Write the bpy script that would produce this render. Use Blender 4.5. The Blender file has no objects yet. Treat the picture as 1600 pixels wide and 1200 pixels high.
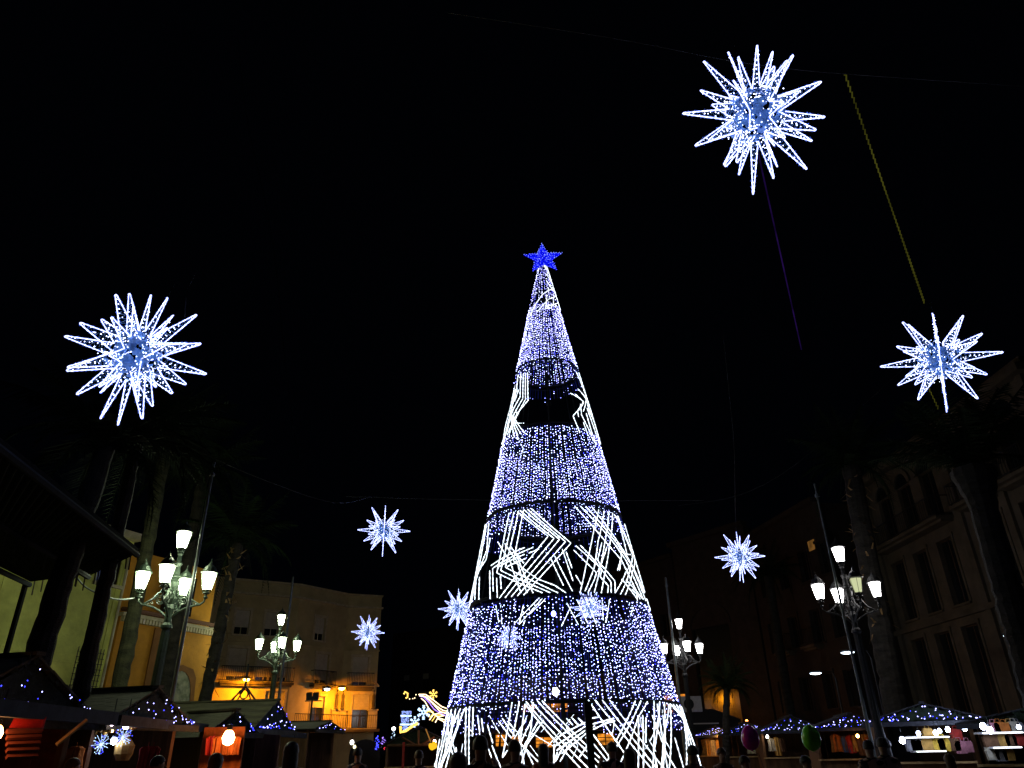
import bpy, bmesh, math, random
from math import sin, cos, pi, radians, atan2, sqrt, tan
from mathutils import Vector, Matrix, Euler

R = random.Random(7)
sc = bpy.context.scene
col = sc.collection

# ------------------------------------------------------------------ camera
EYE = Vector((0, 0, 1.6))
PITCH, ROLL, FPX = radians(27.0), radians(-1.22), 1124.0
_fw = Vector((0, cos(PITCH), sin(PITCH)))
_up0 = Vector((0, -sin(PITCH), cos(PITCH)))
_rt0 = Vector((1, 0, 0))
_rt = _rt0 * cos(ROLL) + _up0 * sin(ROLL)
_up = -_rt0 * sin(ROLL) + _up0 * cos(ROLL)
cd = bpy.data.cameras.new('camera')
cam = bpy.data.objects.new('camera', cd)
col.objects.link(cam)
cam.matrix_world = Matrix(((_rt.x, _up.x, -_fw.x, EYE.x), (_rt.y, _up.y, -_fw.y, EYE.y), (_rt.z, _up.z, -_fw.z, EYE.z), (0, 0, 0, 1)))
cd.sensor_width = 36
cd.lens = 36 * FPX / 1600
cd.clip_end = 3000
cd.clip_start = 0.05
sc.camera = cam

# ------------------------------------------------------------------ night sky and exposure
w = bpy.data.worlds.new('World')
sc.world = w
w.use_nodes = True
bg = w.node_tree.nodes['Background']
bg.inputs[0].default_value = (0.10, 0.16, 0.34, 1)
bg.inputs[1].default_value = 0.0022
sc.view_settings.view_transform = 'Standard'
sc.view_settings.look = 'None'
sc.view_settings.exposure = 0
sc.view_settings.gamma = 1
sc.view_settings.use_curve_mapping = False
sc.render.engine = 'CYCLES'
sc.cycles.use_denoising = True
sc.cycles.max_bounces = 5
sc.cycles.diffuse_bounces = 3
sc.cycles.glossy_bounces = 2
sc.cycles.sample_clamp_indirect = 3.0
sc.cycles.caustics_reflective = False
sc.cycles.caustics_refractive = False


def ray(px, py):
    return _fw + _rt * ((px - 800) / FPX) + _up * ((600 - py) / FPX)


def at(px, py, Y):
    d = ray(px, py)
    return EYE + d * (Y / d.y)


def at_h(px, py, h):
    d = ray(px, py)
    return EYE + d * ((h - EYE.z) / d.z)


# ------------------------------------------------------------------ materials
MATS = {}


def mat(name, color, rough=0.7, metal=0.0, noise=0.25, scale=6.0, bump=0.15, spec=0.3, color2=None, stretch=None):
    if name in MATS:
        return MATS[name]
    m = bpy.data.materials.new(name)
    m.use_nodes = True
    nt = m.node_tree
    b = nt.nodes['Principled BSDF']
    b.inputs['Roughness'].default_value = rough
    b.inputs['Metallic'].default_value = metal
    b.inputs['Specular IOR Level'].default_value = spec
    tc = nt.nodes.new('ShaderNodeTexCoord')
    mp = nt.nodes.new('ShaderNodeMapping')
    if stretch:
        mp.inputs['Scale'].default_value = stretch
    nz = nt.nodes.new('ShaderNodeTexNoise')
    nz.inputs['Scale'].default_value = scale
    nz.inputs['Detail'].default_value = 6
    nz.inputs['Roughness'].default_value = 0.65
    nt.links.new(tc.outputs['Object'], mp.inputs['Vector'])
    nt.links.new(mp.outputs[0], nz.inputs['Vector'])
    cr = nt.nodes.new('ShaderNodeValToRGB')
    c2 = color2 or tuple(c * (1 - noise * 1.6) for c in color)
    cr.color_ramp.elements[0].position = 0.32
    cr.color_ramp.elements[1].position = 0.62
    cr.color_ramp.elements[0].color = (*[max(c, 0.001) for c in c2], 1)
    cr.color_ramp.elements[1].color = (*[min(c * (1 + noise * 0.3), 1) for c in color], 1)
    nt.links.new(nz.outputs[0], cr.inputs[0])
    nt.links.new(cr.outputs[0], b.inputs['Base Color'])
    if bump:
        bp = nt.nodes.new('ShaderNodeBump')
        bp.inputs['Strength'].default_value = bump
        bp.inputs['Distance'].default_value = 0.03
        nz2 = nt.nodes.new('ShaderNodeTexNoise')
        nz2.inputs['Scale'].default_value = scale * 7
        nz2.inputs['Detail'].default_value = 4
        nt.links.new(mp.outputs[0], nz2.inputs['Vector'])
        nt.links.new(nz2.outputs[0], bp.inputs['Height'])
        nt.links.new(bp.outputs[0], b.inputs['Normal'])
    MATS[name] = m
    return m


def emit(name, color, strength, sample=False, vary=0.0, vscale=9.0):
    if name in MATS:
        return MATS[name]
    m = bpy.data.materials.new(name)
    m.use_nodes = True
    nt = m.node_tree
    nt.nodes.clear()
    out = nt.nodes.new('ShaderNodeOutputMaterial')
    e = nt.nodes.new('ShaderNodeEmission')
    e.inputs[0].default_value = (*color, 1)
    e.inputs[1].default_value = strength
    if vary:
        tc = nt.nodes.new('ShaderNodeTexCoord')
        nz = nt.nodes.new('ShaderNodeTexNoise')
        nz.inputs['Scale'].default_value = vscale
        nz.inputs['Detail'].default_value = 2
        mr = nt.nodes.new('ShaderNodeMapRange')
        mr.inputs[1].default_value = 0.35
        mr.inputs[2].default_value = 0.65
        mr.inputs[3].default_value = strength * (1 - vary)
        mr.inputs[4].default_value = strength * (1 + vary)
        nt.links.new(tc.outputs['Object'], nz.inputs['Vector'])
        nt.links.new(nz.outputs[0], mr.inputs[0])
        nt.links.new(mr.outputs[0], e.inputs[1])
    nt.links.new(e.outputs[0], out.inputs[0])
    m.cycles.emission_sampling = 'FRONT' if sample else 'NONE'
    MATS[name] = m
    return m


M_ROPE = emit('white_rope_light', (0.42, 0.48, 1.0), 4.2, vary=0.35, vscale=14)
M_ROPEB = emit('blue_halo_bead', (0.07, 0.16, 1.0), 1.7)  # added glowing specks that imitate a blue halo around the starburst ropes
M_TUBE = emit('white_light_tube', (0.80, 0.90, 1.0), 2.5, sample=True, vary=0.4, vscale=10)
M_LED = emit('cool_white_led', (0.36, 0.36, 1.0), 8.0)
M_LEDW = emit('white_led', (0.62, 0.68, 1.0), 7.0)
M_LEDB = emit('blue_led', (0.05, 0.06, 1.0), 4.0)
M_STARB = emit('deep_blue_led_mesh', (0.003, 0.006, 0.85), 1.0, vary=0.5, vscale=16)
M_STARL = emit('pale_blue_led', (0.16, 0.22, 1.0), 3.4)
M_LANT = emit('lantern_glass_green', (0.90, 1.0, 0.66), 84.0, sample=True)
M_LANTW = emit('lantern_glass_white', (1.0, 0.96, 0.95), 42.0, sample=True)
M_LANTD = emit('lantern_glass_dim', (0.75, 0.8, 0.45), 0.8)
M_SOD = emit('sodium_bulb', (1.0, 0.31, 0.006), 900.0, sample=True)
M_COOL = emit('cool_bulb', (0.75, 0.85, 1.0), 18.0, sample=True)
M_WARM = emit('warm_bulb', (1.0, 0.42, 0.12), 200.0, sample=True)
M_STALLW = emit('stall_white_lamp', (0.62, 0.72, 1.0), 40.0, sample=True)
M_TUBEW = emit('shelf_strip_light', (0.9, 0.95, 1.0), 4.0, sample=True)
M_SHOP = emit('lit_shop_window', (1.0, 0.33, 0.03), 0.75, vary=0.7, vscale=1.3)
M_WIN = emit('lit_room_window', (1.0, 0.45, 0.10), 0.10, vary=0.5, vscale=2)
M_WARMROPE = emit('warm_white_rope', (1.0, 0.74, 0.42), 3.2, vary=0.3)
M_YELROPE = emit('yellow_rope', (1.0, 0.62, 0.12), 2.2, vary=0.3)
M_PURROPE = emit('violet_rope', (0.35, 0.2, 1.0), 2.0, vary=0.4)
M_CYAN = emit('ice_blue_rope', (0.5, 0.7, 1.0), 2.2, vary=0.4)
M_REDL = emit('red_rope', (1.0, 0.05, 0.08), 1.2)
M_GARY = emit('yellow_green_tinsel_painted_glow', (0.42, 0.42, 0.05), 0.085, vary=0.5, vscale=2)  # tinsel is no lamp; weak emission replaces light falling on it
M_GARP = emit('violet_garland_painted_glow', (0.20, 0.05, 0.75), 0.055, vary=0.5, vscale=2)  # violet strand likewise emits weakly in place of light falling on it

M_IRON = mat('dark_green_cast_iron', (0.05, 0.075, 0.055), 0.42, 0.35, scale=12, spec=0.5)
M_IRONB = mat('black_cast_iron', (0.012, 0.013, 0.014), 0.6, 0.2, scale=12, spec=0.5)
M_BLK = mat('dark_painted_steel', (0.018, 0.02, 0.024), 0.5, 0.2, scale=10)
M_TBLK = mat('matt_black_tree_frame', (0.006, 0.007, 0.009), 0.8, scale=10, spec=0.1)
M_MAST = mat('grey_galvanised_mast', (0.15, 0.17, 0.16), 0.38, 0.5, noise=0.2, scale=5)
M_WIRE = mat('steel_wire', (0.04, 0.04, 0.04), 0.5, 0.4)
M_GREEN = mat('yellow_green_stucco', (0.64, 0.66, 0.17), 0.9, noise=0.2, scale=1.2, bump=0.25)
M_OCHRE = mat('ochre_stucco', (0.52, 0.23, 0.018), 0.9, noise=0.22, scale=1.0, bump=0.25)
M_OCHRED = mat('dark_ochre_band', (0.20, 0.08, 0.015), 0.9, noise=0.2, scale=1.5)
M_BEIGE = mat('beige_stucco', (0.50, 0.42, 0.21), 0.9, noise=0.16, scale=0.8, bump=0.25)
M_TRIM = mat('pale_plaster_trim', (0.55, 0.48, 0.30), 0.85, noise=0.2, scale=3)
M_SHUT = mat('cream_roller_shutter', (0.52, 0.48, 0.36), 0.6, noise=0.1, scale=4)
M_GLASS = mat('dark_window_glass', (0.012, 0.014, 0.016), 0.12, 0.0, noise=0.1, spec=0.6, bump=0.0)
M_WOODD = mat('dark_window_wood', (0.05, 0.03, 0.018), 0.6, scale=9, stretch=(1, 1, 0.2))
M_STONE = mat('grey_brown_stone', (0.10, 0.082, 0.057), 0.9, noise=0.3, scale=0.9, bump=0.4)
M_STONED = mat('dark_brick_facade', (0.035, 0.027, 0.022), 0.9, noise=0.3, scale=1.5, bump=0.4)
M_TILE = mat('terracotta_tile', (0.20, 0.09, 0.05), 0.85, scale=4)
M_ROOFW = mat('weathered_stall_board', (0.06, 0.057, 0.034), 0.85, noise=0.45, scale=3.0, bump=0.5, stretch=(1, 0.25, 1))
M_STWOOD = mat('stall_wood', (0.16, 0.08, 0.035), 0.8, noise=0.35, scale=4, bump=0.4, stretch=(1, 1, 0.2))
M_STRED = mat('red_brown_stall_panel', (0.15, 0.035, 0.018), 0.7, noise=0.3, scale=3, stretch=(0.2, 1, 3))
M_STDARK = mat('dark_green_fir_trim', (0.02, 0.035, 0.018), 0.9, noise=0.4, scale=14, bump=0.8)
M_PALEW = mat('pale_pine_brace', (0.5, 0.33, 0.14), 0.7, noise=0.25, scale=5)
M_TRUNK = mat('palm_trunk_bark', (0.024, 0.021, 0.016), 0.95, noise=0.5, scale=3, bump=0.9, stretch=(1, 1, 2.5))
M_TRUNKG = mat('greenish_palm_bark', (0.03, 0.031, 0.014), 0.95, noise=0.5, scale=3, bump=0.9, stretch=(1, 1, 2.5))  # slightly greener tone than the other palm bark
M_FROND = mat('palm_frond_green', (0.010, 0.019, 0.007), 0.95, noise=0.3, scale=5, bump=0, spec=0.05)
M_DRY = mat('dry_palm_fibre', (0.24, 0.15, 0.06), 0.9, noise=0.4, scale=8)
M_PAVE = mat('plaza_paving', (0.16, 0.15, 0.14), 0.75, noise=0.25, scale=1.4, bump=0.3)
M_ASPH = mat('street_asphalt', (0.05, 0.05, 0.052), 0.85, scale=3)
M_TINSEL = mat('pale_blue_plastic_net', (0.24, 0.50, 0.85), 0.35, noise=0.2, scale=9, bump=0, spec=0.6)
M_WHITEP = mat('white_painted_metal', (0.7, 0.7, 0.7), 0.5, noise=0.1)
M_SKIN = mat('skin', (0.45, 0.27, 0.19), 0.6, noise=0.1)
M_HAIR = mat('dark_hair', (0.02, 0.014, 0.01), 0.55, noise=0.2, scale=20)
M_HAIRB = mat('brown_hair', (0.09, 0.045, 0.02), 0.55, noise=0.2, scale=20)


# ------------------------------------------------------------------ mesh helpers
class MB:
    def __init__(s):
        s.v, s.f, s.m = [], [], []

    def add(s, vs, fs, mi=0):
        o = len(s.v)
        s.v += [tuple(p) for p in vs]
        s.f += [tuple(i + o for i in f) for f in fs]
        s.m += [mi] * len(fs)
        return s

    def box(s, x0, x1, y0, y1, z0, z1, mi=0, rot=None, ctr=None):
        vs = [Vector(p) for p in ((x0, y0, z0), (x1, y0, z0), (x1, y1, z0), (x0, y1, z0), (x0, y0, z1), (x1, y0, z1), (x1, y1, z1), (x0, y1, z1))]
        if rot is not None:
            c = Vector(ctr) if ctr is not None else Vector(((x0 + x1) / 2, (y0 + y1) / 2, (z0 + z1) / 2))
            vs = [c + rot @ (p - c) for p in vs]
        return s.add(vs, [(3, 2, 1, 0), (4, 5, 6, 7), (0, 1, 5, 4), (1, 2, 6, 5), (2, 3, 7, 6), (3, 0, 4, 7)], mi)

    def tube(s, pts, r, n=6, mi=0, cap=True):
        pts = [Vector(p) for p in pts]
        rs = r if isinstance(r, (list, tuple)) else [r] * len(pts)
        vs, fs = [], []
        prev = None
        for i, p in enumerate(pts):
            t = (pts[min(i + 1, len(pts) - 1)] - pts[max(i - 1, 0)])
            if t.length < 1e-9:
                t = Vector((0, 0, 1))
            t.normalize()
            if prev is None:
                a = Vector((0, 0, 1)) if abs(t.z) < 0.9 else Vector((1, 0, 0))
                u = t.cross(a).normalized()
            else:
                u = prev - t * prev.dot(t)
                u = u.normalized() if u.length > 1e-6 else t.orthogonal().normalized()
            prev = u
            v = t.cross(u)
            for k in range(n):
                a = 2 * pi * k / n
                vs.append(p + (u * cos(a) + v * sin(a)) * rs[i])
        for i in range(len(pts) - 1):
            for k in range(n):
                k2 = (k + 1) % n
                fs.append((i * n + k, i * n + k2, (i + 1) * n + k2, (i + 1) * n + k))
        if cap:
            fs.append(tuple(range(n))[::-1])
            fs.append(tuple((len(pts) - 1) * n + k for k in range(n)))
        return s.add(vs, fs, mi)

    def lathe(s, prof, n=12, c=(0, 0, 0), mi=0, a0=0.0):
        vs, fs = [], []
        for r, z in prof:
            for k in range(n):
                a = a0 + 2 * pi * k / n
                vs.append((c[0] + r * cos(a), c[1] + r * sin(a), c[2] + z))
        for i in range(len(prof) - 1):
            for k in range(n):
                k2 = (k + 1) % n
                fs.append((i * n + k, i * n + k2, (i + 1) * n + k2, (i + 1) * n + k))
        fs.append(tuple(range(n))[::-1])
        fs.append(tuple((len(prof) - 1) * n + k for k in range(n)))
        return s.add(vs, fs, mi)

    def oct(s, p, r, mi=0):
        x, y, z = p
        return s.add([(x + r, y, z), (x - r, y, z), (x, y + r, z), (x, y - r, z), (x, y, z + r), (x, y, z - r)],
                     [(0, 2, 4), (2, 1, 4), (1, 3, 4), (3, 0, 4), (2, 0, 5), (1, 2, 5), (3, 1, 5), (0, 3, 5)], mi)

    def extr(s, poly, d0, d1, axis='y', mi=0):
        """polygon of (a, b) pairs extruded: axis y -> (a, d, b)"""
        n = len(poly)
        if axis == 'y':
            vs = [(a, d0, b) for a, b in poly] + [(a, d1, b) for a, b in poly]
        elif axis == 'x':
            vs = [(d0, a, b) for a, b in poly] + [(d1, a, b) for a, b in poly]
        else:
            vs = [(a, b, d0) for a, b in poly] + [(a, b, d1) for a, b in poly]
        fs = [tuple(range(n)), tuple(range(2 * n - 1, n - 1, -1))]
        fs += [(i, i + n, (i + 1) % n + n, (i + 1) % n) for i in range(n)]
        return s.add(vs, fs, mi)

    def mesh(s, name, mats, smooth=False):
        me = bpy.data.meshes.new(name)
        me.from_pydata(s.v, [], s.f)
        mats = mats if isinstance(mats, (list, tuple)) else [mats]
        for m in mats:
            me.materials.append(m)
        if len(mats) > 1:
            me.polygons.foreach_set('material_index', s.m)
        if smooth:
            me.polygons.foreach_set('use_smooth', [True] * len(me.polygons))
        me.update()
        return me

    def build(s, name, mats, parent=None, smooth=False, kind=None, loc=None):
        o = bpy.data.objects.new(name, s.mesh(name, mats, smooth))
        col.objects.link(o)
        if parent is not None:
            o.parent = parent
        if kind:
            o['kind'] = kind
        if loc is not None:
            o.location = loc
        return o


def put(name, me, parent=None, loc=(0, 0, 0), rot=None, kind=None):
    o = bpy.data.objects.new(name, me)
    col.objects.link(o)
    o.location = loc
    if rot is not None:
        o.rotation_euler = rot
    if parent is not None:
        o.parent = parent
    if kind:
        o['kind'] = kind
    return o


def thing(name, label, cat, loc=(0, 0, 0), rz=0.0, group=None):
    o = bpy.data.objects.new(name, None)
    col.objects.link(o)
    o.location = loc
    o.rotation_euler = (0, 0, rz)
    o['label'] = label
    o['category'] = cat
    if group:
        o['group'] = group
    return o


def tag(o, label, cat, group=None):
    o['label'] = label
    o['category'] = cat
    if group:
        o['group'] = group
    return o


KIDS = {}


def copy_tree(root, loc, rz, label, group=None, rot=None):
    def rec(o, parent):
        c = o.copy()
        col.objects.link(c)
        if parent is not None:
            c.parent = parent
        for ch in [x for x in o.children]:
            rec(ch, c)
        return c
    c = rec(root, None)
    c.location = loc
    c.rotation_euler = rot if rot is not None else (0, 0, rz)
    c['label'] = label
    if group:
        c['group'] = group
    return c


def lerp(a, b, t):
    return a + (b - a) * t


def beads(p0, p1, step=0.045, r0=0.6, r1=1.0):
    """points and relative radii of a beaded rope between two points"""
    p0, p1 = Vector(p0), Vector(p1)
    n = max(2, int((p1 - p0).length / step))
    pts, rr = [], []
    for i in range(n + 1):
        pts.append(p0.lerp(p1, i / n))
        rr.append(r1 if i % 2 else r0)
    return pts, rr


# ------------------------------------------------------------------ ground
def struct(mb, name, m):
    o = mb.build(name, m)
    o['kind'] = 'structure'
    return o


g = MB()
g.add([(-900, -200, 0), (900, -200, 0), (900, 1500, 0), (-900, 1500, 0)], [(0, 1, 2, 3)])
struct(g, 'ground', M_ASPH)
g = MB()
g.box(-11.5, 16.5, -14, 64, -0.1, 0.12)
struct(g, 'plaza_pavement', M_PAVE)
GZ = 0.12

# ------------------------------------------------------------------ the big cone tree of lights
TX, TY = 1.22, 22.0
APEX = 18.25
RB = 3.80
tree = thing('christmas_tree', 'giant cone Christmas tree of white and blue lights with blue star on top', 'christmas tree', (TX, TY, 0))


def cone_r(h):
    # measured hoops: (1.2, 3.5) (2.63,3.19) (5.35,2.60) (7.97,2.09) (10.6,1.57) (13.2,1.07)
    T = [(0, 3.82), (2.63, 3.20), (5.35, 2.60), (7.97, 2.09), (10.63, 1.57), (13.21, 1.07), (15.9, 0.52), (18.1, 0.06)]
    for (a, ra), (b, rb) in zip(T, T[1:]):
        if h <= b:
            return lerp(ra, rb, (h - a) / (b - a))
    return 0.05


def hit(px, py, back=False):
    """where a sight line meets the cone: angle and height"""
    d = ray(px, py)
    s0, s1 = 14.0 / d.y, 30.0 / d.y
    N = 900
    prev = None
    res = []
    best = (1e9, None)
    for i in range(N + 1):
        t = s0 + (s1 - s0) * i / N
        P = EYE + d * t
        x, y, h = P.x - TX, P.y - TY, P.z
        g_ = sqrt(x * x + y * y) - cone_r(max(h, 0))
        if g_ < best[0]:
            best = (g_, (atan2(y, x), max(h, 0.02)))
        if prev is not None and (g_ < 0) != (prev < 0):
            res.append((atan2(y, x), max(h, 0.02)))
        prev = g_
    if res:
        return res[-1] if back else res[0]
    return best[1]


def cp(a, h, dr=0.0):
    r = cone_r(h) + dr
    return Vector((r * cos(a), r * sin(a), h))


TUBE_COUNT = 0


def tube_on_cone(pts, rot=0.0, dr=0.03, extend=False, rad=0.0172):
    """a light tube that follows the cone through the angle/height points"""
    global TUBE_COUNT
    pts = list(pts)
    if extend:
        (a0, h0), (a1, h1) = pts[-2], pts[-1]
        if h1 < h0 - 0.05 and h1 > 0.35:
            k = (h1 - 0.3) / (h0 - h1)
            pts.append((a1 + (a1 - a0) * min(k, 1.2), h1 + (h1 - h0) * min(k, 1.2)))
    P, rr = [], []
    for (a0, h0), (a1, h1) in zip(pts, pts[1:]):
        while a1 - a0 > pi:
            a1 -= 2 * pi
        while a1 - a0 < -pi:
            a1 += 2 * pi
        L = (cp(a1, h1) - cp(a0, h0)).length
        n = max(2, int(L / 0.075))
        for i in range(n + (1 if (a1, h1) == pts[-1] or True else 0)):
            t = i / n
            P.append(cp(lerp(a0, a1, t) + rot, lerp(h0, h1, t), dr))
            rr.append(rad * (1.08 if i % 2 else 0.55))
    m = MB().tube(P, rr, 5)
    o = m.build('light_tube', M_TUBE, tree)
    TUBE_COUNT += 1
    return o


def C(off, k, *lines):
    return [[(off[0] + x / k, off[1] + y / k) for x, y in ln] for ln in lines]


LINES = []
# third section (under the third hoop)
LINES += C((700, 760), 6,
    [(675, 255), (940, 470), (490, 1052)], [(682, 228), (995, 490), (545, 1045)], [(720, 222), (1045, 500), (600, 1038)],
    [(748, 215), (1100, 520), (655, 1030)], [(785, 210), (1150, 535), (715, 1022)],
    [(580, 250), (465, 812), (885, 1000)], [(625, 240), (503, 790), (960, 1000)], [(668, 230), (545, 760), (1030, 1000)],
    [(712, 222), (620, 700), (840, 870), (1000, 930), (1105, 1000)],
    [(960, 670), (1080, 930)], [(1000, 655), (1165, 985)], [(1070, 590), (1170, 890)], [(1105, 615), (1160, 770)],
    [(400, 790), (405, 1055)], [(412, 745), (470, 705), (725, 575)], [(432, 985), (430, 770), (520, 710), (800, 575)],
    [(465, 860), (470, 1042)], [(500, 830), (506, 960)], [(475, 760), (720, 640)], [(560, 755), (730, 680)], [(760, 630), (860, 590)],
    [(475, 520), (590, 700), (690, 1000)], [(540, 535), (650, 700), (745, 1000)], [(590, 560), (715, 720)], [(640, 620), (800, 1000)],
    [(358, 355), (300, 600), (280, 800), (190, 1060)], [(372, 350), (322, 640), (285, 820), (215, 1080)], [(392, 345), (375, 600), (300, 790), (205, 1110)],
    [(405, 490), (365, 690), (270, 860), (230, 1075)], [(345, 400), (290, 700), (255, 900), (185, 1120)], [(330, 720), (275, 850), (262, 1060)],
    [(305, 850), (298, 1060)], [(262, 880), (240, 1000), (195, 1140)])
LINES += C((860, 760), 6,
    [(225, 190), (540, 560), (660, 700), (830, 1060)], [(275, 190), (560, 500), (700, 700), (860, 1060)],
    [(330, 195), (600, 520), (760, 760), (885, 1075)], [(380, 195), (660, 580), (780, 790), (870, 1000)],
    [(445, 222), (400, 420), (330, 740), (275, 1000)], [(495, 230), (440, 520), (405, 760), (320, 985)],
    [(540, 240), (500, 540), (460, 760), (405, 1000)], [(575, 250), (545, 560), (500, 830), (472, 1000)],
    [(590, 265), (640, 350), (710, 640), (740, 640)], [(620, 275), (690, 470), (760, 640), (740, 760), (650, 1010)],
    [(690, 350), (790, 680), (895, 990)], [(605, 280), (660, 400), (780, 680), (760, 800), (695, 1015)],
    [(215, 600), (425, 812), (410, 870), (350, 995)], [(235, 560), (475, 780), (460, 850), (535, 935), (530, 1000)],
    [(275, 555), (395, 680), (560, 900), (562, 1000)], [(470, 740), (595, 890), (600, 1000)],
    [(600, 1000), (700, 800), (740, 740)], [(235, 835), (285, 920)], [(475, 530), (435, 690), (470, 760)], [(520, 570), (480, 700), (440, 800)],
    [(650, 680), (620, 790)], [(660, 580), (640, 790)], [(660, 870), (800, 1050)], [(700, 880), (850, 1050)], [(755, 965), (800, 1010), (805, 1075)],
    [(910, 1050), (965, 1165)])
# lowest section
LOW = C((670, 900), 4,
    [(125, 835), (85, 1060), (65, 1120)], [(150, 832), (110, 1000), (78, 1150)], [(175, 830), (150, 980), (92, 1150)], [(205, 828), (130, 1000), (100, 1140)],
    [(232, 825), (170, 980), (135, 1110)], [(128, 850), (130, 1000), (155, 1108)], [(155, 870), (145, 1000), (175, 1108)], [(220, 850), (150, 1060), (120, 1110)],
    [(75, 1020), (62, 1100)], [(178, 1070), (180, 1105)], [(195, 860), (185, 940), (110, 1130)],
    [(240, 820), (235, 1100)], [(262, 815), (258, 1115)], [(285, 820), (280, 1000)],
    [(315, 890), (325, 975)], [(335, 890), (347, 975)], [(373, 930), (405, 1045)], [(360, 1020), (395, 1130)], [(400, 1060), (435, 1150)],
    [(440, 905), (520, 1012)], [(465, 890), (540, 1000)], [(500, 910), (545, 965)],
    [(525, 790), (465, 1135), (495, 1090)], [(570, 785), (530, 1005)], [(650, 890), (575, 1045), (660, 1135)], [(690, 900), (600, 1060), (650, 1165)],
    [(720, 900), (615, 1055)], [(612, 890), (565, 985), (590, 1130)], [(605, 800), (580, 1000), (570, 1035)], [(655, 790), (640, 960), (600, 1110)],
    [(610, 785), (930, 1135)], [(640, 783), (990, 1140)], [(680, 780), (1008, 1115)], [(710, 780), (1012, 1085)], [(605, 800), (890, 1140)])
LOW += C((860, 900), 4,
    [(235, 775), (440, 1080)], [(275, 775), (560, 1125)], [(320, 775), (640, 1180)], [(365, 775), (500, 950), (660, 1150)],
    [(525, 780), (405, 1030), (440, 1080)], [(560, 780), (420, 1050)], [(600, 785), (545, 880), (440, 1150)], [(545, 880), (545, 1110)], [(570, 870), (575, 1060)], [(590, 885), (590, 1040)],
    [(640, 780), (635, 1165)], [(675, 785), (640, 1100), (650, 1150)], [(705, 790), (700, 1180)], [(740, 800), (738, 1185)], [(630, 870), (720, 1110), (760, 1180)], [(770, 1010), (815, 1170)],
    [(660, 800), (690, 1000), (720, 1185)], [(735, 800), (700, 1000), (690, 1180)],
    [(742, 800), (825, 900), (845, 1095)], [(760, 802), (832, 910), (862, 1092)], [(780, 804), (838, 920), (880, 1080)], [(800, 810), (845, 930), (898, 1070)], [(820, 815), (850, 940), (905, 1060)],
    [(250, 890), (300, 882)], [(262, 925), (392, 890)], [(262, 960), (385, 900)], [(315, 930), (400, 905)], [(265, 990), (315, 1060)], [(265, 1045), (312, 1105)],
    [(20, 1040), (70, 990), (215, 915)], [(25, 1065), (215, 940)], [(40, 1090), (215, 965)], [(70, 1110), (220, 985)], [(25, 1050), (22, 1150)], [(45, 1100), (25, 1160)],
    [(100, 890), (140, 932)], [(135, 888), (175, 935)], [(172, 888), (215, 930)], [(30, 1160), (95, 1040)], [(60, 1160), (120, 1050)], [(175, 1140), (240, 1040)])
# second open section (upper)
UP = C((760, 360), 3.53,
    [(180, 795), (172, 870), (140, 1000), (160, 1140)], [(195, 790), (190, 920), (142, 1010), (178, 1132)], [(208, 790), (204, 930), (150, 1030), (195, 1125)], [(219, 788), (219, 935), (160, 1050), (132, 1120)],
    [(230, 785), (233, 940), (172, 1015), (120, 1130)], [(152, 1020), (215, 1120)], [(175, 870), (150, 960), (125, 1080), (98, 1170)], [(182, 880), (160, 945)],
    [(165, 880), (130, 1040), (105, 1150)], [(150, 950), (122, 1100), (90, 1180)],
    [(460, 900), (530, 945), (475, 1025), (510, 1110)], [(485, 905), (532, 950), (500, 1000), (505, 1030)], [(500, 875), (545, 930), (530, 1000)],
    [(490, 780), (540, 900), (560, 990), (600, 1090), (625, 1180)], [(505, 785), (550, 930), (590, 1050), (615, 1150)], [(515, 960), (520, 1020), (575, 1130)],
    [(545, 1010), (580, 1130)], [(530, 1060), (555, 1130)], [(550, 980), (605, 1140)], [(575, 1140), (600, 1180)])
# top section
TOP = C((800, 370), 9.23,
    [(470, 340), (520, 440), (540, 520), (565, 600), (590, 720), (655, 920), (690, 1050)], [(455, 430), (520, 490), (565, 600)], [(480, 540), (560, 660)], [(490, 640), (560, 750), (620, 830)],
    [(600, 750), (540, 770), (440, 840), (330, 1010), (280, 1125)], [(630, 850), (520, 910), (370, 1090)], [(660, 950), (590, 985), (480, 1020), (480, 1050)],
    [(590, 870), (585, 1000)], [(500, 840), (490, 1000)], [(520, 740), (515, 780)], [(480, 1040), (560, 1035)])

for ln in LINES:
    tube_on_cone([hit(*p) for p in ln], rad=.0158)
for ln in LOW:
    last = ln[-1][1] > 1162
    tube_on_cone([hit(*p) for p in ln], extend=last)
for ln in UP:
    tube_on_cone([hit(*p) for p in ln], rad=0.0155)
for ln in TOP:
    tube_on_cone([hit(*p) for p in ln], rad=0.014)
# the far side carries the same figures; every other one shows between the strings
for ln in LOW[::5] + UP[10:16:2]:
    tube_on_cone([hit(*p) for p in ln], rot=pi + 0.15, extend=False, rad=0.012)


M_STRG = emit('cable_halo_glow', (0.02, 0.03, 0.30), 0.35, vary=0.6, vscale=2.5)  # curtain cables emit blue to stand in for the bulbs' halo


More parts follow.
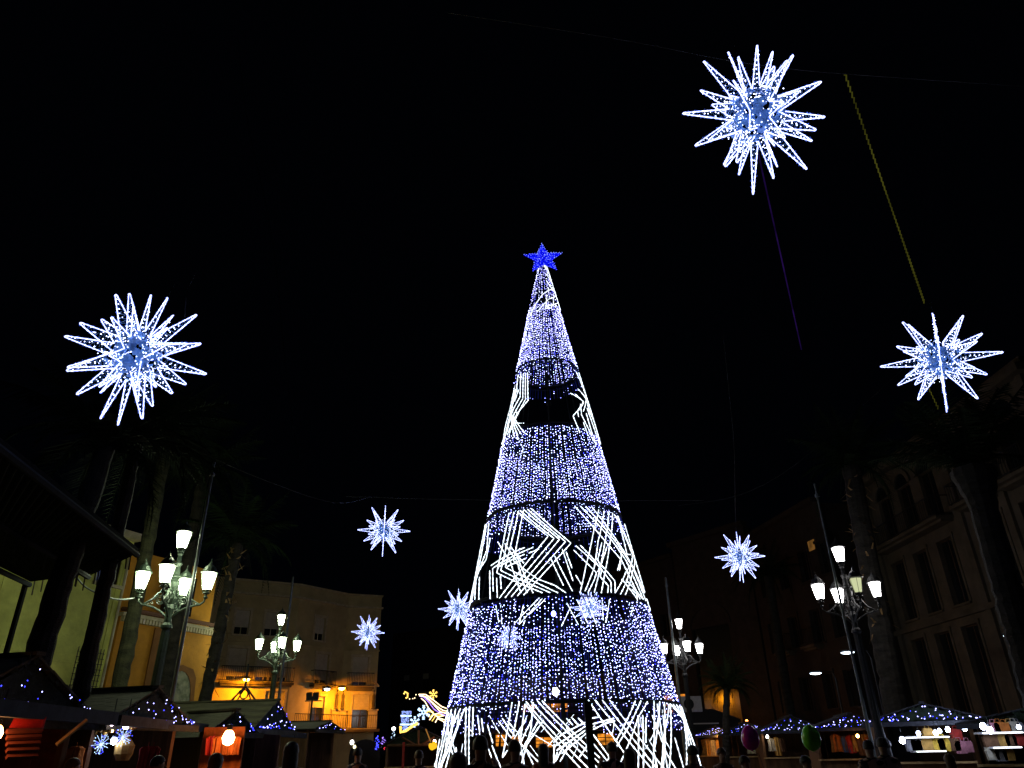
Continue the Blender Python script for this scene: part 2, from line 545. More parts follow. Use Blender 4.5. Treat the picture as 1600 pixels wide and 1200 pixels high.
def curtain(h0, h1, n_str, step, dens=0.9, r=0.0145, dim=0.07, seed=1, drop=0.0):
    rr = random.Random(seed)
    m = MB()
    for k in range(n_str):
        a = 2 * pi * (k + rr.uniform(-0.25, 0.25)) / n_str
        if rr.random() < 0.03:
            continue
        z = h1 - rr.uniform(0.03, 0.1)
        bottom = h0 + rr.uniform(0.0, drop)
        sd = dens * rr.uniform(0.75, 1.1)
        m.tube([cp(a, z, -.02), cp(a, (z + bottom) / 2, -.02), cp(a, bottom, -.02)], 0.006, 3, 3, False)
        while z > bottom + 0.02:
            z -= step * rr.uniform(0.6, 1.4)
            if rr.random() > sd:
                continue
            q = rr.random()
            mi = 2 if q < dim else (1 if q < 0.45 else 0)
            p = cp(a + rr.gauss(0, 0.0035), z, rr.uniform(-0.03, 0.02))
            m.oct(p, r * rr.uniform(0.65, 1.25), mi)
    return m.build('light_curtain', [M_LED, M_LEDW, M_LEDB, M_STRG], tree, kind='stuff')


curtain(2.66, 5.30, 172, 0.098, 0.86, r=0.0150, seed=1)
curtain(2.10, 2.62, 150, 0.11, 0.42, seed=11)
curtain(8.02, 10.66, 128, 0.09, 0.95, r=0.0145, seed=2)
curtain(7.25, 7.95, 90, 0.11, 0.45, seed=12)
curtain(13.25, 15.85, 74, 0.08, 1.0, r=0.0145, dim=0.10, seed=3)
curtain(12.75, 13.18, 62, 0.12, 0.35, seed=13)
curtain(16.0, 17.9, 22, 0.075, 0.9, r=0.0135, dim=0.08, seed=4)
# short run of tubes shows through the top of the lowest curtain
for (x0, y0, x1, y1) in [(815, 945, 808, 974), (770, 945, 775, 972), (778, 944, 780, 974), (800, 974, 842, 932), (808, 975, 846, 934), (815, 976, 818, 968), (826, 958, 850, 936),
                         (905, 975, 886, 940), (877, 978, 893, 946), (950, 972, 956, 936), (944, 936, 946, 968), (990, 962, 995, 948), (920, 972, 904, 938), (935, 975, 918, 936)]:
    tube_on_cone([hit(x0, y0), hit(x1, y1)], dr=-0.12, rad=0.013)

for h in (0.15, 2.63, 5.36, 7.97, 10.68, 13.21, 15.92):
    m = MB()
    r = cone_r(h) - 0.02
    n = 56
    P = [Vector((r * cos(2 * pi * k / n), r * sin(2 * pi * k / n), h)) for k in range(n + 1)]
    m.tube(P, 0.05 if h < 10 else 0.03, 6)
    m.tube([p + Vector((0, 0, -0.16)) for p in P], 0.02, 5)
    m.build('hoop', M_TBLK, tree)
for k in range(10):
    a = 2 * pi * (k + 0.43) / 10
    m = MB().tube([cp(a, h, -0.06) for h in (0.0, 2.63, 5.35, 7.97, 10.63, 13.21, 15.9, 18.0)], [0.03, 0.03, 0.028, 0.025, 0.02, 0.018, 0.015, 0.012], 6)
    m.build('rib', M_TBLK, tree)
m = MB().tube([(0, 0, 0), (0, 0, 18.2)], 0.035, 8)
for z in range(1, 17):
    m.lathe([(0.09, 0), (0.09, 0.08)], 8, (0, 0, z))
m.build('central_mast', M_TBLK, tree)
pa = hit(917, 1130)
m = MB()
m.box(-0.08, 0.08, -0.08, 0.08, 0, 2.6)
o = m.build('door_post', M_TBLK, tree)
o.location = cp(pa[0], 0.1, -0.25).xy.to_3d()

# star at the tip
sp = at(849, 404, 21.6)
star = MB()
spts = []
for k in range(10):
    a = pi / 2 + k * pi / 5 + 0.04
    r = 0.76 if k % 2 == 0 else 0.33
    spts.append((r * cos(a), r * sin(a)))
vs = [(x, 0.0, z) for x, z in spts] + [(0, -0.14, 0), (0, 0.14, 0)]
fs = []
for i in range(10):
    j = (i + 1) % 10
    fs += [(i, j, 10), (j, i, 11)]
star.add(vs, fs)
so = star.build('star', M_STARB, tree)
so.location = sp - Vector((TX, TY, 0))
so.rotation_euler = (radians(-8), 0, 0)
m = MB()
for i in range(10):
    j = (i + 1) % 10
    p, q = Vector((spts[i][0], -0.01, spts[i][1])), Vector((spts[j][0], -0.01, spts[j][1]))
    for t in range(5):
        c = p.lerp(q, t / 5)
        m.oct(c + Vector((R.gauss(0, .01), -0.02, R.gauss(0, .01))), R.uniform(.012, .02), 0 if R.random() < .6 else 1)
    c0 = Vector((0, -0.14, 0))
    for t in range(14):
        u, v = R.random(), R.random()
        if u + v > 1:
            u, v = 1 - u, 1 - v
        c = c0 + (p - c0) * u + (q - c0) * v
        m.oct(c + Vector((0, -0.015, 0)), R.uniform(.009, .017), 0 if R.random() < .55 else 1)
m.build('star_bulb', [M_STARL, M_LEDB], so, kind='stuff')

# ------------------------------------------------------------------ hanging starbursts
def make_starburst(loc, label):
    root = thing('hanging_starburst', label, 'light star', loc, 0, 'spiky white starburst lights hung over the square')
    rr = random.Random(5)
    Rv = 0.36
    net = MB()
    for pl in range(4):
        az = pl * pi / 4
        ux = Vector((cos(az), sin(az), 0))
        uz = Vector((0, 0, 1))
        npt = 12 if pl % 2 == 0 else 8
        for k in range(npt):
            a = 2 * pi * k / npt
            up_ = abs(sin(a))
            if up_ > .99 and pl != 2:
                continue
            if up_ > .99:
                L = 1.0
            elif up_ < .01:
                L = (1.0, 0.80, 0.98, 0.84)[pl]
            elif npt == 12:
                L = (.93 if up_ > .7 else .78) * rr.uniform(.86, 1.12)
            else:
                L = .80 * rr.uniform(.82, 1.14)
            d = ux * cos(a) + uz * sin(a)
            s = (-ux * sin(a) + uz * cos(a))
            rv = Rv * (1.0 if pl % 2 == 0 else 0.85)
            ha = pi / npt
            b0 = d * (rv * cos(ha)) + s * (rv * sin(ha))
            b1 = d * (rv * cos(ha)) - s * (rv * sin(ha))
            t0, t1 = d * L + s * 0.010, d * L - s * 0.010
            m = MB()
            for p, q in ((b0, t0), (t1, b1)):
                P, r_ = beads(p, q, 0.03)
                m.tube(P, [0.0094 * x for x in r_], 5)
                for _ in range(int((q - p).length / .012)):  # scatter the added halo specks around the rope
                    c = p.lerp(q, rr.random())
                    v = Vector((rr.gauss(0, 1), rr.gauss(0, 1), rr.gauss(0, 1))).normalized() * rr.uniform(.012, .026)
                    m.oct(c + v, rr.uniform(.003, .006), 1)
            m.oct(d * L, 0.014)
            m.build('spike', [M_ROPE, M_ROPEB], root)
            # net of small bulbs stretched between the two ropes
            n = 9
            for i in range(n):
                t = i / n
                p, q = b0.lerp(t0, t), b1.lerp(t1, t)
                net.tube([p, q.lerp(b1.lerp(t1, t + 1 / n), .5), b0.lerp(t0, t + 1 / n)], 0.0035, 3, 1, False)
                for _ in range(2 if t < .6 else 1):
                    c = p.lerp(q, rr.uniform(.15, .85))
                    net.oct(c + Vector((rr.gauss(0, .01), rr.gauss(0, .01), 0)), rr.uniform(.006, .011), 0)
    net.build('bulb_net', [M_LEDW, M_TINSEL], root, kind='stuff')
    core = MB()
    for i in range(135):
        v = Vector((rr.gauss(0, 1), rr.gauss(0, 1), rr.gauss(0, 1))).normalized()
        c = v * rr.uniform(0.16, 0.40)
        t = v.orthogonal().normalized()
        t.rotate(Matrix.Rotation(rr.uniform(0, 6.28), 3, v))
        b = v.cross(t)
        t = (t + v * rr.uniform(-.5, .5)) * rr.uniform(.03, .065)
        b = b * rr.uniform(.02, .04)
        core.add([c - t - b, c + t - b, c + t + b, c - t + b], [(0, 1, 2, 3)], 0)
    for i in range(170):
        v = Vector((rr.gauss(0, 1), rr.gauss(0, 1), rr.gauss(0, 1))).normalized()
        core.oct(v * rr.uniform(0.2, 0.46), rr.uniform(.006, .011), 1)
    core.build('tinsel_core', [M_TINSEL, M_LEDW], root, kind='stuff')
    m = MB().tube([(0, 0, 0.1), (0, 0, 1.25)], 0.008, 4)
    m.build('hanger_wire', M_WIRE, root)
    return root


SB = [(1180, 180, 7.1, 'largest white starburst, high at the top beside the dim violet garland', 34, (-.10, .08)),
      (212, 555, 9.2, 'large white starburst above the five lantern post on the green wall side', -22, (.24, 0)),
      (1468, 562, 12, 'white starburst just under the zigzag yellow green garland', 5, (.13, 0)),
      (600, 829, 27.4, 'starburst high above the curved beige apartment block, clear of its roof', 0, (0, 0)),
      (575, 988, 45, 'small starburst against the top floor of the beige apartment block', 12, (0, 0)),
      (1156, 870, 29, 'starburst hanging over the small fan palm between tree and right lantern post', 15, (0, .06)),
      (716, 952, 37, 'starburst half hidden behind the left edge of the cone tree', 8, (0, 0)),
      (921, 950, 38, 'starburst glimpsed through the cone tree just under its second hoop', 20, (0, 0)),
      (795, 996, 52, 'faint small starburst glimpsed through the lower light curtain of the tree', 30, (0, 0))]
proto = None
for i, (px, py, Y, lab, dz, tl) in enumerate(SB):
    p = at(px, py, Y)
    az = atan2(p.x, p.y)
    rot = Euler((tl[1], tl[0], -az + radians(dz)))
    if proto is None:
        proto = make_starburst(p, lab)
        proto.rotation_euler = rot
        proto.scale = (1.04, 1.04, 1.04)
    else:
        copy_tree(proto, p, 0, lab, rot=rot).scale = (1.06, 1.06, 1.06) if i == 1 else (1, 1, 1)


# ------------------------------------------------------------------ lantern posts
def make_lamp(loc, rz, label, glass, iron, dim=None):  # noqa
    root = thing('lantern_post', label, 'street lamp', loc, rz, 'five lantern cast iron posts of the square')
    m = MB()
    m.lathe([(.27, 0), (.27, .25), (.21, .32), (.19, .9), (.22, .95), (.22, 1.02), (.13, 1.15), (.105, 1.5), (.088, 3.7), (.13, 3.74), (.13, 3.80), (.085, 3.86), (.075, 4.55)], 14)
    for k in range(10):
        a = 2 * pi * k / 10
        m.tube([(.107 * cos(a), .107 * sin(a), 1.5), (.09 * cos(a), .09 * sin(a), 3.68)], .011, 4)
    m.build('pole', iron, root, smooth=False)
    m = MB()
    m.lathe([(.085, 4.3), (.13, 4.42), (.07, 4.52), (.06, 4.60), (.11, 4.72), (.13, 4.82), (.08, 4.90), (.14, 4.93), (.14, 4.96), (.08, 5.0), (.06, 5.2), (.095, 5.28), (.06, 5.34), (.045, 5.48), (.07, 5.52), (.07, 5.56), (.03, 5.60)], 12)
    m.lathe([(.02, 3.95), (.08, 4.05), (.11, 4.18), (.08, 4.3)], 12)
    for k in range(6):
        a = 2 * pi * k / 6
        m.tube([(.09 * cos(a), .09 * sin(a), 4.35), (.17 * cos(a), .17 * sin(a), 4.5), (.10 * cos(a), .10 * sin(a), 4.68)], .018, 4)
    m.build('finial_stem', iron, root)
    # lantern meshes
    gl = MB()
    n = 6
    gl.lathe([(.105, 0.02), (.115, .05), (.185, .44), (.155, .45)], n)
    ge = gl.mesh('glass', glass)
    fr = MB()
    for k in range(n):
        a = 2 * pi * k / n
        fr.tube([(.13 * cos(a), .13 * sin(a), .03), (.212 * cos(a), .212 * sin(a), .465)], .008, 4)
        a2 = a + pi / n
        fr.tube([(.05 * cos(a), .05 * sin(a), -.07), (.11 * cos(a), .11 * sin(a), -.03), (.12 * cos(a), .12 * sin(a), .04)], .012, 4)
    fr.lathe([(.09, -.10), (.10, -.09), (.10, -.07), (.04, -.06)], 10)
    fr.lathe([(.04, -.07), (.03, -.02), (.07, 0.0), (.12, .01), (.12, .022)], n)
    fme = fr.mesh('lantern_frame', iron)
    cpm = MB()
    cpm.lathe([(.225, .47), (.24, .48), (.235, .50), (.20, .53), (.16, .62), (.10, .68), (.06, .70), (.06, .73), (.03, .75), (.035, .78), (.012, .80), (.008, .88)], 12)
    cme = cpm.mesh('lantern_cap', iron)

    def lantern(x, y, z, dimmed=False):
        f = put('lantern', fme, root, (x, y, z), (0, 0, R.uniform(0, 1)))
        f.scale = (.86, .86, .88)
        if dimmed:
            gd = ge.copy()
            gd.materials[0] = M_LANTD
            g_ = put('glass', gd, f)
            g_['label'] = 'dim yellowish lantern glass'
        else:
            put('glass', ge, f)
        put('cap', cme, f)
    lantern(0, 0, 5.66)
    for k in range(4):
        a = k * pi / 2
        m = MB()
        c, s = cos(a), sin(a)

        def q(r, z):
            return (c * r, s * r, z)
        m.tube([q(.06, 4.0), q(.2, 4.12), q(.38, 4.22), q(.56, 4.27), q(.68, 4.29), q(.76, 4.36), q(.78, 4.46)], [.03, .028, .028, .026, .026, .022, .02], 6)
        m.tube([q(.07, 4.58), q(.2, 4.62), q(.34, 4.56), q(.44, 4.42), q(.58, 4.34), q(.68, 4.29)], [.02, .022, .022, .02, .02, .02], 6)
        # scrolls
        P = []
        for i in range(26):
            t = i / 25
            an = t * 4.2 * pi
            r = .13 * (1 - t * .8)
            P.append(q(.27 + r * cos(an), 4.39 + r * sin(an)))
        m.tube(P, .014, 5)
        P = []
        for i in range(18):
            t = i / 17
            an = pi - t * 3.4 * pi
            r = .075 * (1 - t * .75)
            P.append(q(.50 + r * cos(an), 4.31 + r * sin(an)))
        m.tube(P, .011, 5)
        for rr_, zz in ((.16, 4.5), (.36, 4.52), (.42, 4.24), (.6, 4.3), (.12, 4.2)):
            m.oct(q(rr_, zz), .035)
        m.lathe([(.02, 4.42), (.06, 4.46), (.03, 4.50), (.035, 4.54)], 10, (c * .78, s * .78, 0))
        m.build('arm', iron, root)
        lantern(c * .78, s * .78, 4.64, dimmed=(k == dim))
    return root


def base(px, Y, py=1100):
    p = at(px, py, Y)
    d = ray(px, py)
    return p


def lamp_xy(px, py, Y, h):
    """ground point below a picture point of known height"""
    p = at_h(px, py, h)
    return Vector((p.x, p.y, GZ))


LP1 = at(267, 944, 18.0)
LP2 = at(432, 1030, 32.0)
LP3 = at(1331, 955, 20.8)
LP4 = at(1068, 1035, 33.0)


def ground(p, dz=GZ):
    return Vector((p.x, p.y, dz))


print('arm heights', LP1.z, LP2.z, LP3.z, LP4.z)
azz = lambda p: -atan2(p.x, p.y)
make_lamp(ground(LP1, LP1.z - 4.3), azz(LP1) + radians(-17), 'nearest lantern post on the left, green tinged, before the green and ochre walls', M_LANT, M_IRON)
make_lamp(ground(LP2, LP2.z - 4.3), azz(LP2) + radians(-80), 'farther lantern post standing before the beige apartment block', M_LANT, M_IRON)
make_lamp(ground(LP3, LP3.z - 4.3), azz(LP3) + radians(20), 'lantern post on the right with one lantern nearly out', M_LANTW, M_IRONB, dim=3)
make_lamp(ground(LP4, LP4.z - 4.3), azz(LP4) + radians(17), 'lantern post partly hidden behind the right edge of the cone tree', M_LANTW, M_IRONB)


def mast(top, bot_px, label, r=0.05):
    m = MB()
    m.lathe([(.12, 0), (.12, .05), (r * 1.25, .1), (r * 1.2, 2.5), (r, 2.52), (r * .75, top.z - GZ), (.02, top.z - GZ + .04)], 10)
    m.lathe([(.07, top.z - .5), (.07, top.z - .42)], 8)
    o = m.build('slim_mast', M_MAST, loc=(top.x, top.y, GZ))
    tag(o, label, 'mast', 'slim metal masts beside the lantern posts')


mast(at(335, 722, 17.6), None, 'slim pale mast rising beside the nearest left lantern post', .045)
mast(at(1273, 757, 20.3), None, 'slim pale mast rising beside the right lantern post', .04)
mast(at(458, 902, 31.4), None, 'slim mast beside the farther left lantern post', .065)
mast(at(1040, 903, 32.4), None, 'slim mast beside the lantern post behind the cone tree', .065)


# ------------------------------------------------------------------ wires and garlands
def wire(pts, label, r=0.007, m_=None, name='span_wire', cat='wire', group='wires spanning the square'):
    # smooth catenary through the points
    P = [Vector(p) for p in pts]
    Q = []
    for i in range(len(P) - 1):
        p0, p1, p2, p3 = P[max(i - 1, 0)], P[i], P[i + 1], P[min(i + 2, len(P) - 1)]
        for k in range(8):
            t = k / 8
            Q.append(0.5 * ((2 * p1) + (p2 - p0) * t + (2 * p0 - 5 * p1 + 4 * p2 - p3) * t * t + (3 * p1 - p0 - 3 * p2 + p3) * t ** 3))
    Q.append(P[-1])
    o = MB().tube(Q, r, 5).build(name, m_ or M_WIRE)
    tag(o, label, cat, group)
    return o


wire([at(700, 20, 7.1), at(960, 60, 7.1), at(1130, 93, 7.1), at(1240, 108, 7.1), at(1330, 116, 7.1), at(1600, 135, 7.1)], 'faint wire at the top that carries the largest starburst', .004)
wire([at(540, 776, 27), at(590, 777, 27), at(640, 779, 27), at(830, 782, 27), at(1100, 782, 27)], 'thin level wire behind the cone tree above the small starburst', .012)
wire([at(300, 700, 20), at(400, 745, 21), at(520, 785, 24), at(580, 776, 27)], 'thin wire rising from the left to the starburst over the beige block', .008)
wire([at(372, 60, 14), at(385, 180, 14), at(425, 370, 14), at(445, 560, 14), at(462, 690, 14), at(482, 752, 14)], 'faint long drooping wire left of the cone tree', .006)
wire([at(1130, 525, 24), at(1140, 620, 25), at(1147, 700, 26), at(1149, 800, 29), at(1152, 838, 29)], 'faint hanging wire above the starburst over the fan palm', .012)
wire([at(1060, 790, 29), at(1150, 775, 28), at(1230, 735, 26), at(1330, 650, 24), at(1560, 440, 20)], 'faint wire climbing to the right above the right facade', .008)
wire([at(305, 428, 9.2), at(293, 455, 9.2), at(289, 495, 9.2)], 'short wire end above the large left starburst', .006)
wire([at(118, 900, 17.3), at(135, 918, 17.4), at(165, 932, 17.5), at(190, 937, 17.7), at(222, 933, 18)], 'slack cable running left from the nearest lantern post', .022, M_MAST, 'slack_cable', 'cable', None)


def garland(p0, p1, n, amp, m_, label, rad=.012, sag=0.0):
    p0, p1 = Vector(p0), Vector(p1)
    P = []
    d = (p1 - p0).normalized()
    sd = d.cross(Vector((0, 1, 0))).normalized()
    for i in range(n + 1):
        t = i / n
        c = p0.lerp(p1, t) + Vector((0, 0, -sag * 4 * t * (1 - t)))
        A = amp * (0.35 + 0.65 * abs(cos(pi * t * 1.1)))
        P.append(c + sd * (A if i % 2 else -A))
    o = MB().tube(P, rad, 4).build('garland', m_)
    tag(o, label, 'garland')
    return o


garland(at(1320, 115, 7.4), at(1444, 472, 11.6), 110, .035, M_GARY, 'dim zigzag yellow green garland running down to the right starburst', .011, .12)
garland(at(1184, 236, 7.2), at(1252, 545, 12.5), 120, .022, M_GARP, 'dim violet garland hanging down from the largest starburst', .010, .1)
garland(at(1448, 600, 12.1), at(1466, 638, 12.6), 14, .03, M_GARY, 'short tail of yellow green garland under the right starburst', .008)


def near_seg(px, py, A, B, off):
    """the point at this picture position that stands `off` metres in front of the wall line A-B"""
    A, B = Vector((A[0], A[1])), Vector((B[0], B[1]))
    d = (B - A).normalized()
    nrm = Vector((d.y, -d.x))
    r = ray(px, py)
    # (EYE.xy + t r.xy - A).nrm = off
    t = (off + (A - EYE.xy).dot(nrm)) / r.xy.dot(nrm)
    return EYE + r * t, -nrm


# ------------------------------------------------------------------ facades
def facade(name, label, A, B, H, openings, wall_m, depth=6.0, cat='building', z0=0.0):
    A, B = Vector((A[0], A[1], 0)), Vector((B[0], B[1], 0))
    L = (B - A).length
    root = thing(name, label, cat, (A.x, A.y, z0), atan2(B.y - A.y, B.x - A.x))
    xs = sorted({0, L} | {v for o in openings for v in (o[0], o[0] + o[2])})
    zs = sorted({0, H} | {v for o in openings for v in (o[1], o[1] + o[3])})
    m = MB()
    for x0, x1 in zip(xs, xs[1:]):
        for a, b in zip(zs, zs[1:]):
            cx, cz = (x0 + x1) / 2, (a + b) / 2
            if any(o[0] < cx < o[0] + o[2] and o[1] < cz < o[1] + o[3] for o in openings):
                continue
            m.add([(x0, 0, a), (x1, 0, a), (x1, 0, b), (x0, 0, b)], [(0, 1, 2, 3)])
    t = 0.28
    for (x, z, w_, h_) in [o[:4] for o in openings]:
        m.add([(x, 0, z), (x, t, z), (x, t, z + h_), (x, 0, z + h_)], [(0, 1, 2, 3)])
        m.add([(x + w_, 0, z), (x + w_, 0, z + h_), (x + w_, t, z + h_), (x + w_, t, z)], [(0, 1, 2, 3)])
        m.add([(x, 0, z + h_), (x, t, z + h_), (x + w_, t, z + h_), (x + w_, 0, z + h_)], [(0, 1, 2, 3)])
        m.add([(x, 0, z), (x + w_, 0, z), (x + w_, t, z), (x, t, z)], [(0, 1, 2, 3)])
    m.add([(0, 0, 0), (0, 0, H), (0, depth, H), (0, depth, 0)], [(0, 1, 2, 3)])
    m.add([(L, 0, 0), (L, depth, 0), (L, depth, H), (L, 0, H)], [(0, 1, 2, 3)])
    m.add([(0, depth, 0), (0, depth, H), (L, depth, H), (L, depth, 0)], [(0, 1, 2, 3)])
    m.add([(0, 0, H), (L, 0, H), (L, depth, H), (0, depth, H)], [(0, 1, 2, 3)])
    m.build('wall', wall_m, root)
    return root, L


def window(root, x, z, w_, h_, shutter=0.0, frame_m=None, sill=True, lit=None, trim=None, mull=1, lintel=False):
    """window in an opening: frame part with pane and shutter below it"""
    frame_m = frame_m or M_WOODD
    y = 0.17
    b = 0.05
    m = MB()
    m.box(x + .002, x + b, y, y + .06, z + .002, z + h_ - .002)
    m.box(x + w_ - b, x + w_ - .002, y, y + .06, z + .002, z + h_ - .002)
    m.box(x + b, x + w_ - b, y, y + .06, z + .002, z + b)
    m.box(x + b, x + w_ - b, y, y + .06, z + h_ - b, z + h_ - .002)
    for i in range(mull):
        cx = x + w_ * (i + 1) / (mull + 1)
        m.box(cx - .03, cx + .03, y + .003, y + .057, z + b, z + h_ - b)
    f = m.build('window', frame_m, root)
    MB().box(x + b, x + w_ - b, y + .025, y + .035, z + b, z + h_ - b).build('pane', lit or M_GLASS, f)
    if shutter > 0:
        m = MB()
        n = max(3, int(h_ * shutter / .12))
        for i in range(n):
            zz = z + h_ - h_ * shutter * (i + 1) / n
            m.box(x + .02, x + w_ - .02, y - .05, y - .02 + (i % 2) * .004, zz + .004, zz + h_ * shutter / n)
        m.build('shutter', M_SHUT, f)
    if sill:
        MB().box(x - .12, x + w_ + .12, -.12, .1, z - .11, z - .003).build('sill', trim or M_TRIM, f)
    if trim:
        m = MB()
        m.box(x - .16, x - .002, -.05, .02, z, z + h_)
        m.box(x + w_ + .002, x + w_ + .16, -.05, .02, z, z + h_)
        m.box(x - .2, x + w_ + .2, -.07, .02, z + h_ + .002, z + h_ + .18)
        if lintel:
            m.box(x - .3, x + w_ + .3, -.25, .02, z + h_ + .5, z + h_ + .6)
        m.build('surround', trim, f)
    return f


def balcony(root, x, z, w_, d=.6, h_=1.0, rail_m=None, slab_m=None, step=.13):
    m = MB()
    m.box(x, x + w_, -d, .05, z - .16, z)
    m.box(x + .1, x + w_ - .1, -d * .7, .05, z - .28, z - .162)
    s = m.build('balcony', slab_m or M_STONE, root)
    m = MB()
    for zz in (z + .08, z + h_):
        m.box(x + .02, x + w_ - .02, -d + .02, -d + .06, zz - .025, zz + .025)
        for xx in (x + .02, x + w_ - .06):
            m.box(xx, xx + .04, -d + .062, 0, zz - .02, zz + .02)
    n = int(w_ / step)
    for i in range(n + 1):
        xx = x + .04 + (w_ - .08) * i / n
        m.box(xx - .012, xx + .012, -d + .03, -d + .05, z + .1, z + h_ - .025)
    m.build('railing', rail_m or M_BLK, s)
    return s


# --- green house on the left
GA, GB = (-19.6, 12.6), (-14.02, 26.1)
_q0, _n = near_seg(113, 1070, GA, GB, 0)
_q1, _n = near_seg(146, 1027, GA, GB, 0)
_dg = (Vector(GB) - Vector(GA)).normalized()
_u0, _u1 = (_q0.xy - Vector(GA)).dot(_dg), (_q1.xy - Vector(GA)).dot(_dg)
_q2, _n = near_seg(168, 912, GA, GB, 0)
_u2 = (_q2.xy - Vector(GA)).dot(_dg)
print('green window', _u0, _u1, _q0.z, _q1.z, _u2, _q2.z)
ops = [(_u0, _q0.z, _u1 - _u0, _q1.z - _q0.z), (_u2 - .5, _q2.z, 1.0, 1.5)]
root, L = facade('green_house', 'tall yellow green stuccoed house behind the palm trunks on the left', GA, GB, 8.7, ops, M_GREEN)
for (x, z, w_, h_) in ops:
    f = window(root, x, z, w_, h_, 0, sill=True, trim=None)
    if z < 5:
        m = MB()
        for i in range(int((w_ + .5) / .12) + 1):
            xx = x - .25 + i * .12
            m.box(xx, xx + .018, -.22, -.20, z - .2, z + h_ + .25)
        for i in range(int((h_ + .45) / .17) + 1):
            zz = z - .2 + i * .17
            m.box(x - .25, x + w_ + .25, -.20, -.182, zz, zz + .018)
        m.build('grille', M_BLK, f)
MB().box(-.3, L + .05, -.35, .3, 8.703, 8.95).build('cornice', M_TRIM, root)
m = MB()
for x in (L - .35, L - 2.6, L - 4.3):
    m.box(x, x + .1, -.03, .01, 4.2, 8.6)
m.box(L - 4.3, L - .3, -.04, -.032, 4.4, 4.5)
m.build('pilaster_strip', M_GREEN, root)
m = MB().tube([(L - .12, -.08, .1), (L - .12, -.08, 8.6)], .05, 8)
m.build('drainpipe', M_TRIM, root)

# --- ochre chapel-like house
OA, OB = (-13.98, 26.2), (-12.15, 30.6)
root, L = facade('ochre_house', 'low ochre house with painted wall and tiled cornice behind the left lantern post', OA, OB, 6.1, [], M_OCHRE)
m = MB()
m.box(-.05, L + .1, -.18, .1, 6.103, 6.22)
n = 34
for i in range(n):
    x = L * i / n
    m.box(x + .02, x + .11, -.16, -.002, 5.93, 6.10)
m.build('cornice', M_TRIM, root)
tm = MB()
tm.lathe([(.075, 0), (.075, .34)], 8)
tme = tm.mesh('roof_tile', M_TILE)
for i in range(40):
    put('roof_tile', tme, root, (L * (i + .5) / 40, -.28, 6.30), (radians(-80), 0, 0))
MB().box(0, L, .6, 1.2, 6.25, 8.6).build('upper_wall', M_OCHRE, root)
MB().box(L * .45, L * .75, .45, .598, 6.6, 8.1).build('upper_window', M_GLASS, root)
m = MB()
for x0, w_ in ((1.55, .35),):
    m.box(x0, x0 + w_, -.05, .002, .2, 5.9)
m.build('painted_pilaster', M_OCHRED, root)
# painted oval picture with frame, obelisk and pedestal on the wall
mu = MB()
cx, cz = L * .66, 3.55
mu.extr([(cx + .62 * cos(a) * 1.0, cz + .98 * sin(a)) for a in [2 * pi * k / 20 for k in range(20)]], -.045, -.004)
mural = mu.build('painted_oval', mat('painted_blue_grey_figure', (0.26, 0.26, 0.17), 0.9, noise=0.7, scale=3.5, color2=(0.07, 0.09, 0.05)), root)
mu = MB()
for k in range(20):
    a0, a1 = 2 * pi * k / 20, 2 * pi * (k + 1) / 20
    ro = lambda a: (.82 + (.1 if abs(sin(2 * a)) > .8 else 0))
    q = [(cx + .62 * cos(a0), cz + .98 * sin(a0)), (cx + ro(a0) * cos(a0), cz + ro(a0) * 1.45 * sin(a0)), (cx + ro(a1) * cos(a1), cz + ro(a1) * 1.45 * sin(a1)), (cx + .62 * cos(a1), cz + .98 * sin(a1))]
    mu.extr(q, -.06, -.003)
mu.build('oval_frame', M_OCHRED, mural)
mu = MB()
mu.extr([(cx + .9, 1.0), (cx + 1.55, 1.0), (cx + 1.45, 2.2), (cx + 1.22, 4.4), (cx + 1.02, 2.2)], -.03, -.002)
mu.extr([(cx - .9, 1.6), (cx + .9, 1.6), (cx + .8, 2.0), (cx - .8, 2.0)], -.035, -.0025)
mu.extr([(cx - .5, .6), (cx + .5, .6), (cx + .5, 1.4), (cx - .5, 1.4)], -.033, -.0022)
mu.extr([(cx + .55, 2.9), (cx + 1.3, 1.9), (cx + 1.5, 1.9), (cx + .75, 3.3)], -.028, -.0018)
mu.build('painted_ornament', M_OCHRED, mural)

# --- curved beige apartment block: three faces
hroof = at(597, 933, 62).z
BP = [at_h(x, y, hroof) for x, y in ((322, 902), (470, 915), (545, 930), (597, 933))]
print('beige', [tuple(round(c, 1) for c in p) for p in BP], hroof)
FL = [(3.35, 2.5), (6.35, 2.2), (9.5, 1.7)]
apart = thing('apartment_block', 'curved beige apartment block with balconies and orange lit lower wall', 'building', (BP[0].x, BP[0].y, 0))


def adopt(root):
    """turn a facade into faces of the apartment block"""
    for k in ('label', 'category'):
        if k in root:
            del root[k]
    for ch in list(root.children):
        mw = Matrix.Translation(root.location) @ Matrix.Rotation(root.rotation_euler.z, 4, 'Z')
        ch.parent = apart
        ch.matrix_local = Matrix.Translation(apart.location).inverted() @ mw @ ch.matrix_local
    bpy.data.objects.remove(root)


